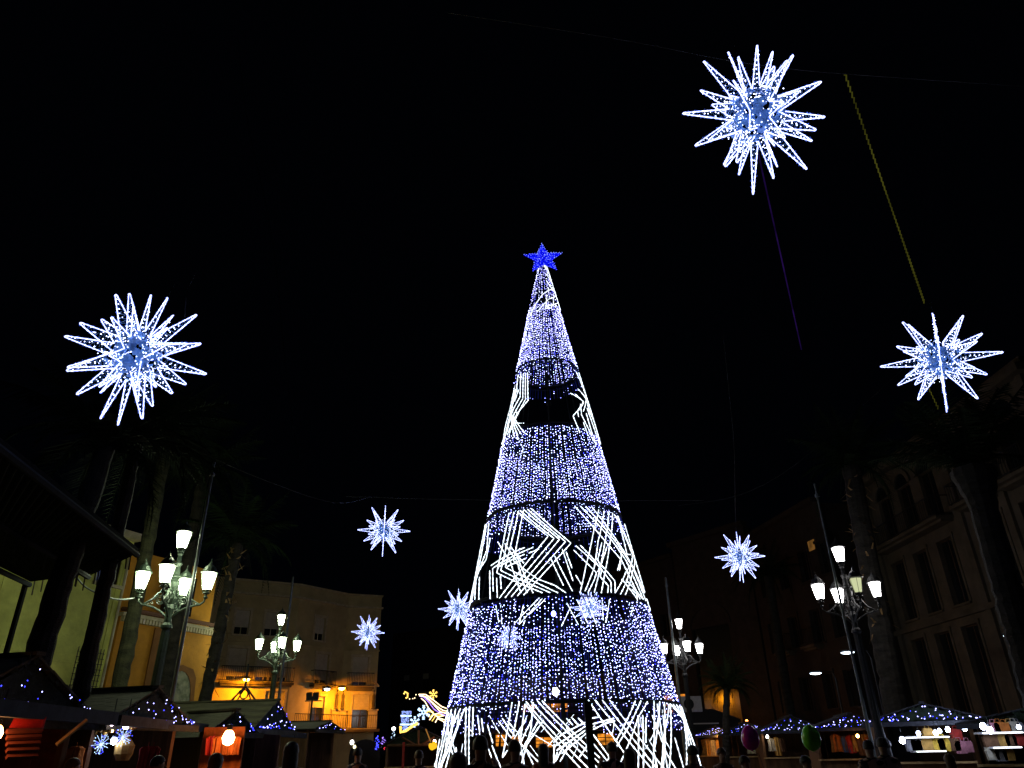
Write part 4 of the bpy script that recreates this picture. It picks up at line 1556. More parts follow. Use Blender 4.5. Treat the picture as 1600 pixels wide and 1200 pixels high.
def bulb(p, m_, label, s=1.0, name='stall_lamp', cord=.35):
    root = thing(name, label, 'lamp', p, 0)
    MB().lathe([(.012 * s, -.07 * s), (.05 * s, -.05 * s), (.065 * s, 0), (.045 * s, .05 * s), (.02 * s, .08 * s)], 10).build('bulb', m_, root)
    m = MB().tube([(0, 0, .08 * s), (0, 0, .08 * s + cord)], .008, 4)
    m.lathe([(.03 * s, .07 * s), (.03 * s, .12 * s), (.01 * s, .13 * s)], 8)
    m.build('cord', M_BLK, root)
    return root


bulb(at(357, 1153, 15.6), emit('orange_flood_bulb', (1.0, .42, .16), 45.0, sample=True), 'glaring orange bulb in front of the third left stall', 1.9)
bulb(at(178, 1158, 13.6), M_STALLW, 'oval bluish white lamp among goods in the second left stall', .8)
bulb(at(197, 1134, 13.4), emit('pink_white_bulb', (1, .8, .95), 12.0, sample=True), 'small pinkish lamp under the eave of the second left stall', .8)
bulb(at(175, 1131, 13.4), emit('pink_white_bulb', (1, .8, .95), 12.0, sample=True), 'smallest lamp under the eave left of the pinkish one', .5)
bulb(at(-6, 1145, 8.2), M_WS, 'warm lamp at the left edge inside the nearest stall', 1.0)
# red awning cloth and bright planks of the nearest stall
p0, p1 = at(24, 1118, 8.6), at(72, 1118, 8.9)
q0, q1 = at(14, 1137, 8.5), at(66, 1139, 8.8)
m = MB().add([p0 - q0, p1 - q0, q1 - q0, (0, 0, 0)] + [v + Vector((0, .02, 0)) for v in (p0 - q0, p1 - q0, q1 - q0, Vector((0, 0, 0)))], [(0, 1, 2, 3), (7, 6, 5, 4), (0, 4, 5, 1), (1, 5, 6, 2), (2, 6, 7, 3), (3, 7, 4, 0)])
o = m.build('red_cloth', cmat('bright_red', (.75, .03, .02)), loc=q0)
tag(o, 'bright red cloth stretched in the nearest left stall', 'cloth')
for i in range(5):
    p0, p1 = at(10, 1143 + i * 10, 8.4), at(66 - i * 2, 1141 + i * 10, 8.7)
    m = MB().tube([Vector((0, 0, 0)), p1 - p0], .026, 4)
    o = m.build('shelf_plank', M_STRED, loc=p0)
    tag(o, 'reddish shelf plank, %s below the bright red cloth' % ('directly', 'second', 'third', 'fourth', 'lowest and fifth')[i], 'plank', 'reddish shelf planks under the red cloth')
p0, p1 = at(88, 1164, 8.8), at(136, 1125, 9.0)
o = MB().tube([Vector((0, 0, 0)), p1 - p0], .022, 4).build('diagonal_brace', M_PALEW, loc=p0)
tag(o, 'pale diagonal wooden brace under the eave of the nearest left stall', 'brace')
p0, p1 = at(26, 1107, 8.4), at(560, 1147, 30)
# awning edges of the left row
for i, (xa, ya, Ya, xb, yb, Yb, lab) in enumerate([(-70, 1090, 7.2, 185, 1121, 10.8, 'dark sloping awning edge joining the first and second left stalls'),
                                     (190, 1122, 12.8, 330, 1136, 17.4, 'bluish grey awning edge between second and third left stalls'),
                                     (335, 1139, 18, 480, 1146, 27, 'pale far awning edge beyond the third left stall')]):
    a_, b_ = at(xa, ya, Ya), at(xb, yb, Yb)
    a_.z = b_.z = (a_.z + b_.z) / 2
    d = b_ - a_
    m = MB()
    m.add([Vector((0, 0, -.11)), d + Vector((0, 0, -.11)), d + Vector((0, 0, .05)), Vector((0, 0, .05)),
           Vector((-.1, .03, -.11)), d + Vector((-.1, .03, -.11)), d + Vector((-.1, .03, .05)), Vector((-.1, .03, .05))],
          [(0, 1, 2, 3), (3, 2, 6, 7), (7, 6, 5, 4), (4, 5, 1, 0), (0, 3, 7, 4), (1, 5, 6, 2)])
    o = m.build('awning', mat('grey_blue_awning', (.04, .05, .055), .8), loc=a_)
    tag(o, lab, 'awning')

# goods of the second and third left stalls
rr = random.Random(21)
for i in range(9):
    p = at(150 + i * 8 + rr.uniform(-2.5, 2.5), 1132 + rr.uniform(0, 16), 13.8)
    o = put('bauble', MB().lathe([(.005, -.06), (.04, -.045), (.055, 0), (.04, .045), (.005, .06)], 10).mesh('bauble', mat('gold_bauble', (.7, .4, .1), .2, .9, bump=0)), None, p)
    tag(o, 'small gold bauble, %s from the left among those hanging in the second left stall' % ('first', 'second', 'third', 'fourth', 'fifth', 'sixth', 'seventh', 'eighth', 'ninth')[i], 'bauble', 'gold baubles hanging in the second left stall')
for (px, py, Y, lab) in ((158, 1163, 13.6, 'icy blue wire star hung low in the second left stall'), (192, 1151, 13.6, 'blue and white wire star beside the oval lamp')):
    p = at(px, py, Y)
    root = thing('wire_star', lab, 'ornament', p)
    m = MB()
    for i in range(60):
        v = Vector((rr.gauss(0, 1), rr.gauss(0, .6), rr.gauss(0, 1))).normalized() * rr.uniform(.02, .16)
        m.oct(v, rr.uniform(.007, .012), 0 if rr.random() < .6 else 1)
    m.build('bulb', [M_CYAN, M_LEDB], root, kind='stuff')
    m = MB()
    for i in range(12):
        a_ = i * pi / 6 + .1
        L_ = rr.uniform(.11, .17)
        m.tube([(0, 0, 0), (L_ * cos(a_), rr.uniform(-.04, .04), L_ * sin(a_))], .003, 4)
    m.build('wire', M_CYAN, root)
p = at(195, 1168, 13.8)
o = put('woven_sack', MB().lathe([(.10, -.2), (.15, -.1), (.16, .03), (.09, .12), (.03, .17), (.06, .21)], 9).mesh('woven_sack', GCOL['ochre']), None, p)
tag(o, 'tied beige sack below the oval lamp in the second left stall', 'sack')
for i, (px, c) in enumerate(((232, 'red'), (240, 'red'), (120, 'orange'), (335, 'red'), (346, 'orange'), (366, 'orange'))):
    p = at(px, 1150 if px > 300 else 1166, 16.1 if px > 300 else 13.4)
    o = put('hanging_garment', cloth_mesh(.3, .34, 40 + i, GCOL[c]), None, p, (0, 0, rr.uniform(-.5, .5)))
    tag(o, {232: 'left one of two dark red cloths right of the sack', 240: 'right one of two dark red cloths right of the sack', 120: 'orange cloth low beside the pale diagonal brace', 335: 'red cloth left of the glaring orange bulb',
            346: 'orange cloth just left of the glaring orange bulb', 366: 'orange cloth just right of the glaring orange bulb'}[px], 'garment')
wb = MB().box(-.42, .42, 0, .05, -.9, .12)
o = wb.build('orange_panel', cmat('orange_panel', (.5, .14, .03)), loc=at(350, 1146, 16.4))
tag(o, 'orange painted back panel behind the glaring bulb', 'panel')
# fairy light cones left of the beige block's foot
for i, (px, py, Y, lab) in enumerate(((413, 1128, 21, 'dense cone of blue fairy lights on the end gable of the third left stall'), (400, 1160, 22, 'loose hanging blue lights under the third left stall eave'))):
    p = at(px, py, Y)
    m = MB()
    for k in range(60 if i == 0 else 26):
        t = rr.random()
        m.oct((rr.gauss(0, .12) * (1 + t), rr.gauss(0, .05), .33 - .62 * t), rr.uniform(.009, .02), 0 if rr.random() < .6 else 1)
    o = m.build('fairy_light_cluster', [M_LED, M_LEDB], loc=p)
    o['kind'] = 'stuff'
    tag(o, lab, 'fairy lights')

# iron finial (like a lyre with a ring) above the third stall
p = at(380, 1097, 22)
root = thing('iron_finial', 'black iron finial with a ring and slanting struts above the weathered roof', 'finial', p)
m = MB()
m.tube([(0, 0, .38), (0, 0, 1.0)], [.035, .02], 6)
for s in (-1, 1):
    m.tube([(0, 0, .42), (s * .2, 0, .2), (s * .42, 0, -.05), (s * .5, 0, -.2)], .028, 6)
    m.tube([(0, .05, .40), (s * .12, .05, .2), (s * .28, .05, -.15)], .02, 6)
m.build('strut', M_BLK, root)
MB().tube([(.11 * cos(2 * pi * k / 16), -.02, .2 + .12 * sin(2 * pi * k / 16)) for k in range(17)], .02, 6).build('ring', M_BLK, root)

# right row, fronts towards the viewer
def rstall(px, py, Y, W, rise, label, seed, lights, **k):
    a = at(px, py, Y)
    p = (a.x, a.y, GZ)
    rz = azz(a) * (1.0 if Y < 23 else .55)
    return stall(p, rz, label, W=W, D=2.6, eave=a.z - GZ - rise, apex=a.z - GZ - .06, seed=seed, lights=lights, **k)


M_DROOF = mat('dark_stall_roof', (.035, .037, .045), .8, noise=.3, scale=5)
r1 = rstall(1606, 1107, 18.0, 2.6, .30, 'stall at the right edge with orange goods on lit shelves', 31, 3, roof=M_DROOF)
r2 = rstall(1440, 1100, 22.0, 2.9, .46, 'brightly lit stall with two white shelf strips and yellow bags', 32, 74, roof=M_DROOF)
r3 = rstall(1325, 1116, 28.5, 2.5, .45, 'stall hung with dim orange and striped clothes, third from the right edge', 33, 56, roof=M_DROOF)
r4 = rstall(1234, 1119, 35.0, 2.7, .6, 'stall behind the green balloon with a tall lit gable', 34, 64, roof=M_DROOF)
r5 = rstall(1166, 1129, 41.0, 2.6, .5, 'stall behind the magenta balloon with lights on its low gable', 35, 50, roof=M_DROOF)
r6 = rstall(1117, 1135, 47.0, 2.4, .5, 'ochre lit stall with bluish gable, farthest on the right row', 36, 60, roof=M_DROOF)
r7 = rstall(1085, 1141, 54.0, 2.2, .5, 'small far stall next to the right foot of the cone tree', 37, 20, roof=M_DROOF)

# stall r2: shelves, lamps and bags
def shelf_strip(px0, px1, py, Y, label):
    p0, p1 = at(px0, py, Y), at(px1, py, Y)
    p1.z = p0.z = (p0.z + p1.z) / 2
    root = thing('lit_shelf', label, 'shelf', p0, 0)
    d = p1 - p0
    MB().tube([Vector((0, -.02, 0)), d + Vector((0, -.02, 0))], .011, 6).build('strip_light', M_TUBEW, root)
    m = MB().add([Vector((0, 0, -.02)), d + Vector((0, 0, -.02)), d + Vector((0, .35, -.02)), Vector((0, .35, -.02)), Vector((0, 0, .02)), d + Vector((0, 0, .02)), d + Vector((0, .35, .02)), Vector((0, .35, .02))],
                 [(3, 2, 1, 0), (4, 5, 6, 7), (0, 1, 5, 4), (1, 2, 6, 5), (2, 3, 7, 6), (3, 0, 4, 7)])
    m.build('shelf_board', M_WHITEP, root)


shelf_strip(1414, 1483, 1152, 21.4, 'upper white lit shelf of the brightly lit stall')
shelf_strip(1432, 1478, 1174, 21.4, 'lower short white lit shelf of the brightly lit stall')
shelf_strip(1535, 1598, 1145, 17.5, 'upper white lit shelf of the stall at the right edge')
shelf_strip(1552, 1596, 1168, 17.5, 'lower white lit shelf of the stall at the right edge')
for (px, py, Y, lab, s) in ((1435, 1146, 21.1, 'first bulb from the left above the upper shelf of the brightly lit stall', 1.2), (1462, 1145, 21.1, 'second bulb from the left above the upper shelf of the brightly lit stall', 1.3),
                            (1468, 1142, 21.4, 'third bulb, touching the second, in the brightly lit stall', 1.2), (1481, 1140, 21.1, 'fourth bulb from the left in the brightly lit stall', 1.4),
                            (1507, 1138, 21.1, 'bulb at the right end of the brightly lit stall', 1.5), (1410, 1157, 21.0, 'large bulb low at the left end of the brightly lit stall', 1.7),
                            (1536, 1135, 17.2, 'large bulb at the upper left of the stall at the right edge', 1.5), (1547, 1141, 17.2, 'lower of two touching bulbs of the stall at the right edge', 1.5), (1592, 1136, 17.2, 'small bulb close to the right border of the picture', 1.0)):
    bulb(at(px, py, Y), M_STALLW, lab, s * .66, cord=.2)


def bag(px, py, Y, colr, label, s=1.0, group=None):
    p = at(px, py, Y)
    m = MB()
    m.extr([(-.14, -.16), (.14, -.16), (.16, .06), (.11, .14), (-.11, .14), (-.16, .06)], -.05, .05)
    m.tube([(-.07, 0, .13), (-.05, 0, .22), (.05, 0, .22), (.07, 0, .13)], .01, 5)
    o = m.build('handbag', GCOL[colr] if colr in GCOL else cmat(colr, {'yellow': (.75, .5, .06)}[colr]), loc=p)
    o.scale = (s, s, s)
    tag(o, label, 'bag', group)


bag(1448, 1163, 21.6, 'ochre', 'ochre bag left of the yellow bags between the lit shelves', 1.0)
bag(1456, 1163, 21.65, 'ochre', 'brownish ochre bag with black strap between the lit shelves', 1.0)
bag(1466, 1163, 21.6, 'yellow', 'left one of the two bright yellow bags', 1.05)
bag(1474, 1163, 21.6, 'yellow', 'right one of the two bright yellow bags', 1.05)
for i, px in enumerate((1424, 1431, 1439)):
    bag(px, 1164, 21.6, 'grey', ('grey bag nearest the large low bulb', 'grey bag in the middle of the three on the lit shelf', 'grey bag beside the ochre bag')[i], .95)
bag(1490, 1163, 21.6, 'brown', 'brown bag right of the yellow bags', 1.0)
bag(1500, 1167, 21.6, 'pink', 'pink striped bag at the right end of the brightly lit stall', 1.0)
bag(1512, 1166, 21.6, 'pink', 'pink bag next to the dark gap between two right stalls', .9)
bag(1450, 1146, 21.75, 'ochre', 'ochre bag on top of the upper shelf between the bulbs', .9)
bag(1494, 1147, 21.75, 'red', 'dark red bag on the upper shelf right of the bulbs', .9)
for i, (px, py, c) in enumerate(((1553, 1138, 'pink'), (1561, 1137, 'orange'), (1570, 1138, 'orange'), (1578, 1137, 'ochre'), (1585, 1136, 'cream'), (1590, 1137, 'grey'),
                                 (1545, 1157, 'brown'), (1556, 1157, 'brown'), (1567, 1156, 'ochre'), (1578, 1156, 'brown'), (1590, 1155, 'red'), (1550, 1177, 'cream'), (1563, 1179, 'grey'), (1575, 1178, 'ochre'))):
    row = 'top' if py < 1145 else ('middle' if py < 1165 else 'bottom')
    nth = [j for j, q in enumerate(((1553, 0), (1561, 0), (1570, 0), (1578, 0), (1585, 0), (1590, 0), (1545, 1), (1556, 1), (1567, 1), (1578, 1), (1590, 1), (1550, 2), (1563, 2), (1575, 2))) if q[1] == (0 if row == 'top' else 1 if row == 'middle' else 2)]
    k = i - nth[0]
    bag(px, py, 17.7, c, '%s bag, %s from the left in the %s row of the right edge stall' % (c, ('first', 'second', 'third', 'fourth', 'fifth', 'sixth')[k], row), .8)

# hanging clothes of the dimmer right stalls, with their warm lamps
def hang(px0, px1, n, py, Y, cols, label_fmt, seed, h_=.55):
    rr2 = random.Random(seed)
    for i in range(n):
        px = lerp(px0, px1, (i + .5) / n)
        c = cols[i % len(cols)]
        p = at(px, py + rr2.uniform(-1, 2), Y)
        me = cloth_mesh(.36, h_ * rr2.uniform(.8, 1.2), seed * 10 + i, GCOL[c])
        o = put('hanging_garment', me, None, p, (0, 0, rr2.uniform(-.4, .4)))
        tag(o, label_fmt % (('first', 'second', 'third', 'fourth', 'fifth', 'sixth', 'seventh', 'eighth', 'ninth')[i], c), 'garment')


hang(1300, 1362, 8, 1148, 28.8, ['orange', 'brown', 'blue', 'red', 'ochre', 'brown', 'ochre', 'orange'], '%s garment from the left in the third right stall, %s', 51)
hang(1200, 1225, 3, 1152, 35.3, ['cream', 'ochre', 'brown'], '%s garment from the left in the stall behind the balloons, %s', 52, .6)
hang(1102, 1148, 6, 1155, 47.2, ['ochre', 'cream', 'ochre', 'orange', 'ochre', 'brown'], '%s garment from the left in the farthest ochre lit stall, %s', 53, .9)
hang(1066, 1096, 4, 1154, 54.2, ['orange', 'brown', 'ochre', 'orange'], '%s garment from the left in the small far stall, %s', 54, .9)
hang(1166, 1186, 2, 1154, 41.3, ['cream', 'brown'], '%s garment from the left behind the magenta balloon, %s', 55, .6)
bulb(at(1340, 1150, 27.9), emit('hidden_warm', (1, .4, .10), 45, sample=True), 'small warm lamp among clothes of the third right stall', .8)
bulb(at(1125, 1150, 46.6), emit('far_warm', (1, .42, .08), 380, sample=True), 'warm lamp in the farthest ochre lit stall', 1.2)
bulb(at(1082, 1152, 53.6), emit('far_warm', (1, .42, .08), 380, sample=True), 'warm lamp in the small far stall by the tree', 1.2)
bulb(at(1184, 1153, 40.5), emit('white_warm', (1, .85, .7), 25, sample=True), 'small whitish lamp right of the magenta balloon', 1.0)
bulb(at(1199, 1151, 35.0), emit('white_warm', (1, .85, .7), 25, sample=True), 'small lamp above the cream garment behind the balloons', .9)
bulb(at(1167, 1127, 45), emit('red_dot', (1, .2, .04), 18, sample=True), 'small red orange light above the stall roofs right of the fan palm', 1.2)
# back boards catching the ochre light
for (px, py, Y, w_, lab, c) in ((1124, 1165, 48.6, 2.2, 'ochre back cloth of the farthest lit stall', 'ochre'), (1080, 1162, 55.6, 1.8, 'orange back cloth of the small far stall', 'orange')):
    p = at(px, py, Y)
    o = put('back_cloth', cloth_mesh(w_, 1.3, 77, GCOL[c]), None, (p.x, p.y, 2.1))
    tag(o, lab, 'cloth')

# white van-like kiosk roof with an air conditioner left of the fan palm
p = at(1092, 1122, 50)
root = thing('service_kiosk', 'dark kiosk with a white air conditioner box left of the fan palm', 'kiosk', ground(p))
zt = p.z - GZ
MB().extr([(-2.4, 0), (2.6, 0), (2.6, zt - .1), (1.0, zt + .5), (-.2, zt + .55), (-2.4, zt + .1)], 0, 2.2).build('body', M_BLK, root)
MB().box(-1.1, .2, -.4, -.02, zt + .35, zt + 1.25).build('air_conditioner', M_WHITEP, root)
MB().lathe([(.32, 0), (.32, .04), (.25, .05)], 14, (0, 0, 0)).build('fan_grille', M_BLK, root).matrix_local = Matrix.Translation((-.62, -.41, zt + .8)) @ Matrix.Rotation(pi / 2, 4, 'X')
MB().box(-2.4, 1.2, -.03, -.005, zt - .35, zt - .28).build('trim_strip', M_WHITEP, root)

# ------------------------------------------------------------------ the hut left of the tree
a = at(655, 1137, 32)
hut = stall((a.x, a.y, GZ), .05, 'dark gabled hut with bare beams left of the cone tree', W=2.6, D=2.6, eave=a.z - GZ - .62, apex=a.z - GZ - .06, seed=60, lights=0, fascia=False, roof=M_DROOF, group='wooden market stalls with blue fairy lights')
m = MB()
m.tube([(-1.2, -.3, a.z - GZ - .62), (1.2, -.3, a.z - GZ - .62)], .05, 4)
m.tube([(0, -.3, a.z - GZ - .62), (0, -.3, a.z - GZ - .1)], .05, 4)
for s in (-1, 1):
    m.tube([(s * .15, -.3, a.z - GZ - .6), (s * .65, -.3, a.z - GZ - .34)], .045, 4)
m.build('gable_beam', M_STWOOD, hut)
p = at(631, 1160, 31.5)
o = MB().tube([(0, 0, 0), (0, 0, -.9)], .05, 6).build('red_post', cmat('post_red', (.4, .04, .03)), loc=p)
tag(o, 'slim dark red post at the left corner of the gabled hut', 'post')
# guitar of light
p = at(675, 1164, 31)
root = thing('guitar_light', 'small yellow glowing guitar under the gabled hut', 'light figure', p, 0)
P = []
for k in range(24):
    an = 2 * pi * k / 24
    r = .15 + .06 * cos(2 * an) - .03 * sin(an)
    P.append((r * cos(an) * .75 + .02, r * 1.25 * sin(an) - .02))
gm = MB().extr(P, -.03, .03)
rt = Matrix.Rotation(radians(-25), 3, 'Y')
gm.v = [tuple(rt @ Vector(v)) for v in gm.v]
gm.build('body', emit('guitar_yellow', (1.0, .55, .02), 1.1), root)
MB().tube([rt @ Vector((0, 0, .12)), rt @ Vector((0, 0, .62))], .022, 5).build('neck', emit('guitar_neck', (.9, .4, .08), .35), root)
bulb(at(679, 1159, 31.4), emit('pink_dot', (1, .45, .35), 22, sample=True), 'small pinkish lamp just above the glowing guitar', 1.0)

# ------------------------------------------------------------------ street decorations of light
DY = 60.0


def rope3(pts, m_, r=.03, name='rope', parent=None):
    return MB().tube(pts, r, 5).build(name, m_, parent)


def snowflake(px, py, s, m_, label):
    p = at(px, py, DY)
    root = thing('light_snowflake', label, 'light figure', p)
    m = MB()
    for k in range(6):
        a_ = pi / 6 + k * pi / 3
        u = Vector((cos(a_), 0, sin(a_)))
        v = Vector((-sin(a_), 0, cos(a_)))
        m.tube([u * s * .15, u * s], .035 * s / .4, 5)
        for t in (.55, .8):
            for sd in (-1, 1):
                m.tube([u * s * t, u * s * (t + .16) + v * s * sd * .2], .03 * s / .4, 5)
    m.tube([Vector((cos(k * pi / 3 + pi / 6), 0, sin(k * pi / 3 + pi / 6))) * s * .3 for k in range(7)], .03 * s / .4, 5)
    m.build('rope', m_, root)


snowflake(662, 1113, .50, M_ROPE2 if 'M_ROPE2' in globals() else M_CYAN, 'larger white light snowflake left of the comet tail')
snowflake(648, 1128, .38, M_CYAN, 'smaller white light snowflake above the hut roof')
snowflake(677, 1085, .34, M_YELROPE, 'yellow light snowflake above the comet tail')
# comet tail
root = thing('comet_light', 'sweeping comet tail of warm and violet light ropes by the tree', 'light figure', at(654, 1086, DY))
o0 = at(654, 1086, DY)
tails = [([(654, 1085), (665, 1085), (676, 1093), (690, 1104), (704, 1109)], M_WARMROPE), ([(655, 1087), (664, 1088), (674, 1097), (688, 1112), (702, 1116)], M_WARMROPE),
         ([(656, 1088), (662, 1089), (671, 1098), (678, 1108), (690, 1116), (700, 1119)], M_PURROPE), ([(658, 1091), (664, 1096), (670, 1107), (676, 1114), (686, 1122), (696, 1125)], M_WARMROPE),
         ([(657, 1086), (668, 1090), (679, 1101), (692, 1110), (702, 1112)], M_WARMROPE),
         ([(671, 1125), (677, 1117), (690, 1113), (702, 1115)], M_WARMROPE), ([(675, 1127), (681, 1118), (692, 1116)], M_YELROPE), ([(680, 1129), (685, 1120), (694, 1118)], M_WARMROPE),
         ([(683, 1122), (694, 1128), (697, 1129)], M_WARMROPE)]
for pl, mm in tails:
    rope3([at(x, y, DY) - o0 for x, y in pl], mm, .035, 'rope', root)
# heart, dots, tower, small figure
root = thing('heart_light', 'tiny yellow light heart beside the larger snowflake', 'light figure', at(672, 1115, DY))
rope3([Vector((.055 * 16 * sin(t) ** 3 * .28, 0, .055 * (13 * cos(t) - 5 * cos(2 * t) - 2 * cos(3 * t)) * .28)) for t in [2 * pi * k / 20 for k in range(21)]], M_YELROPE, .035, 'rope', root)
o0 = at(633, 1086, DY)
root = thing('curl_light', 'small yellow curled light figure at the far left end of the street decorations', 'light figure', o0)
rope3([at(x, y, DY) - o0 for x, y in ((631, 1085), (633, 1081), (637, 1083), (637, 1089), (634, 1091))], M_YELROPE, .06, 'rope', root)
for x, y in ((640, 1092), (645, 1091.5), (648, 1090.5), (650, 1085.5)):
    m = MB().oct(at(x, y, DY) - o0, .05)
    m.build('dot', M_WARMROPE, root)
o0 = at(632, 1142, DY)
root = thing('light_tower', 'stacked tower of pale blue lights behind the hut roof', 'light figure', o0)
rr = random.Random(9)
for (x0, x1, y0, y1) in ((628, 643, 1111, 1118), (627, 639, 1120, 1131), (629, 638, 1133, 1142)):
    m = MB()
    for k in range(110):
        p = at(rr.uniform(x0, x1), rr.uniform(y0, y1), DY + rr.uniform(-.3, .3)) - o0
        m.oct(p, rr.uniform(.02, .035))
    m.build('bulb', emit('tower_led', (.3, .42, 1.0), 1.6), root, kind='stuff')
for y, x0, x1 in ((1118.5, 626, 643), (1132, 625, 640)):
    rope3([at(x0, y, DY) - o0, at(x1, y, DY) - o0], M_CYAN, .06, 'hoop', root)
o0 = at(640, 1137, DY - 6)
root = thing('roof_edge_light', 'warm yellow light rope edging the left hut roof', 'light figure', o0)
rope3([at(x, y, DY - 6) - o0 for x, y in ((626, 1135), (626, 1144), (634, 1142), (645, 1134), (653, 1130))], M_YELROPE, .09, 'rope', root)


def light_string(px, py0, py1, Y, m_, label, n=16, dot=None):
    p0, p1 = at(px, py0, Y), at(px - 2, py1, Y)
    root = thing('light_string', label, 'fairy lights', p0)
    rr2 = random.Random(int(px))
    m = MB()
    for k in range(n):
        c = (p1 - p0) * (k / n) + Vector((rr2.gauss(0, .05), 0, 0))
        m.oct(c, rr2.uniform(.02, .045))
    m.build('bulb', m_, root, kind='stuff')
    MB().tube([(0, 0, 0), p1 - p0], .008, 4).build('cord', M_BLK, root)
    if dot:
        MB().lathe([(.02, -.1), (.1, -.05), (.12, .05), (.03, .12)], 10).build('lamp', dot, root)


light_string(590, 1150, 1172, 48, M_LEDB, 'short vertical string of blue lights at the street corner', 22)
light_string(599, 1152, 1168, 48, M_PURROPE, 'short vertical string of violet lights next to the blue one', 18)
light_string(602, 1164, 1172, 48, M_REDL, 'tiny red light cluster under the violet string', 10)
light_string(615, 1139, 1178, 48, M_CYAN, 'white light string hanging below a round street lamp', 22, emit('street_dot', (1, 1, 1), 6.0))
light_string(625, 1157, 1172, 48, M_WARMROPE, 'short warm light string beside the dark red post', 12)
bulb(at(550, 1160, 52), emit('arc_white', (1, .95, .85), 7), 'white lamp inside the arcade of the beige block', 2.0)
bulb(at(554, 1167, 52), emit('arc_yel', (.9, .8, .4), 3), 'yellowish lamp just under the white arcade lamp', 1.6)
bulb(at(865, 959, 30), emit('blue_glow', (.12, .12, 1.0), 30), 'single strong blue lamp glimpsed inside the cone tree', 1.5)
bulb(at(868, 1081, 30), emit('white_glow', (1, 1, 1), 14), 'single round white lamp glimpsed inside the lower curtain of the tree', 2.0)


# ------------------------------------------------------------------ people
def skin_body(name, joints, edges, radii, sub=1):
    me = bpy.data.meshes.new(name)
    me.from_pydata(joints, edges, [])
    ob = bpy.data.objects.new(name, me)
    col.objects.link(ob)
    md = ob.modifiers.new('skin', 'SKIN')
    sv = me.skin_vertices[0].data
    for i, r in enumerate(radii):
        sv[i].radius = r if isinstance(r, tuple) else (r, r)
        sv[i].use_root = (i == 0)
    md.use_smooth_shade = True
    s = ob.modifiers.new('sub', 'SUBSURF')
    s.levels = s.render_levels = sub
    dg = bpy.context.evaluated_depsgraph_get()
    new = bpy.data.meshes.new_from_object(ob.evaluated_get(dg))
    bpy.data.objects.remove(ob)
    new.name = name
    return new


def make_person_meshes(pose):
    arm = pose
    J, E, Rr = [], [], []

    def j(p, r, parent=None):
        J.append(p)
        Rr.append(r)
        if parent is not None:
            E.append((parent, len(J) - 1))
        return len(J) - 1
    pel = j((0, 0, .95), (.15, .11))
    sp1 = j((0, 0, 1.12), (.135, .10), pel)
    ch = j((0, 0, 1.32), (.165, .115), sp1)
    nk = j((0, .0, 1.46), (.06, .06), ch)
    hd = j((0, -.015, 1.53), (.07, .075), nk)
    h2 = j((0, -.02, 1.62), (.082, .10), hd)
    j((0, -.01, 1.71), (.06, .075), h2)
    for s in (-1, 1):
        hip = j((s * .10, 0, .90), (.095, .095), pel)
        kn = j((s * .11, -.01, .50), (.062, .062), hip)
        an = j((s * .115, .02, .10), (.042, .042), kn)
        j((s * .13, -.13, .05), (.04, .03), an)
        sh = j((s * .19, 0, 1.38), (.065, .065), ch)
        raised = (arm == 'raised' and s > 0) or arm == 'photo'
        if raised:
            el = j((s * .27, -.16, 1.22), (.048, .048), sh)
            wr = j((s * .16, -.32, 1.42), (.032, .032), el)
        else:
            el = j((s * .25, .02, 1.10), (.048, .048), sh)
            wr = j((s * .24, -.10, .88), (.032, .032), el)
        wv = Vector(J[wr])
        d = (wv - Vector(J[el])).normalized()
        palmj = j(tuple(wv + d * .07), (.036, .02), wr)
        pv = Vector(J[palmj])
        side = d.cross(Vector((0, 0, 1)) if abs(d.z) < .9 else Vector((0, 1, 0))).normalized()
        for k in range(4):
            o_ = side * ((k - 1.5) * .02)
            f1 = j(tuple(pv + o_ + d * .045), (.010, .010), palmj)
            j(tuple(pv + o_ + d * (.075, .085, .08, .065)[k] + Vector((0, -.015, -.01))), (.008, .008), f1)
        t1 = j(tuple(wv + side * .04 + d * .04), (.011, .011), wr)
        j(tuple(wv + side * .05 + d * .08), (.009, .009), t1)
    body = skin_body('body', J, E, Rr, 1)
    return body


BODY = {k: make_person_meshes(k) for k in ('down', 'raised', 'photo')}


def hair_mesh(style, m_):
    mb = MB()
    n, k = 14, 8
    long_ = style == 'long'
    rows = []
    for i in range(k + 1):
        t = i / k
        ph = t * (1.9 if not long_ else 1.9)
        rows.append((sin(ph) * (1.0 + (.1 if long_ else 0)), cos(ph)))
    vs, fs = [], []
    rr2 = random.Random(3)
    for (r, z) in rows:
        for a_ in range(n):
            an = 2 * pi * a_ / n
            fx = cos(an)
            fy = sin(an)
            front = max(0, -fy)
            zz = z if z > .3 else lerp(z, .3, front)
            vs.append((.098 * r * fx * rr2.uniform(.97, 1.04), (.118 * r * fy) + .012, 1.65 + .125 * zz))
    if long_:
        for q in range(1, 4):
            for a_ in range(n):
                an = 2 * pi * a_ / n
                fy = sin(an)
                front = max(0, -fy)
                vs.append((.112 * cos(an) * (1 - q * .04), .11 * fy * (1 if fy > 0 else .2) + .03, 1.60 - (q * .075) * (1 - front) + .05 * front))
        k += 3
    for i in range(k):
        for a_ in range(n):
            b_ = (a_ + 1) % n
            fs.append((i * n + a_, (i + 1) * n + a_, (i + 1) * n + b_, i * n + b_))
    mb.add(vs, fs)
    return mb.mesh('hair', m_, True)


HAIRS = {('short', 0): hair_mesh('short', M_HAIR), ('long', 0): hair_mesh('long', M_HAIR), ('short', 1): hair_mesh('short', M_HAIRB), ('long', 1): hair_mesh('long', M_HAIRB)}


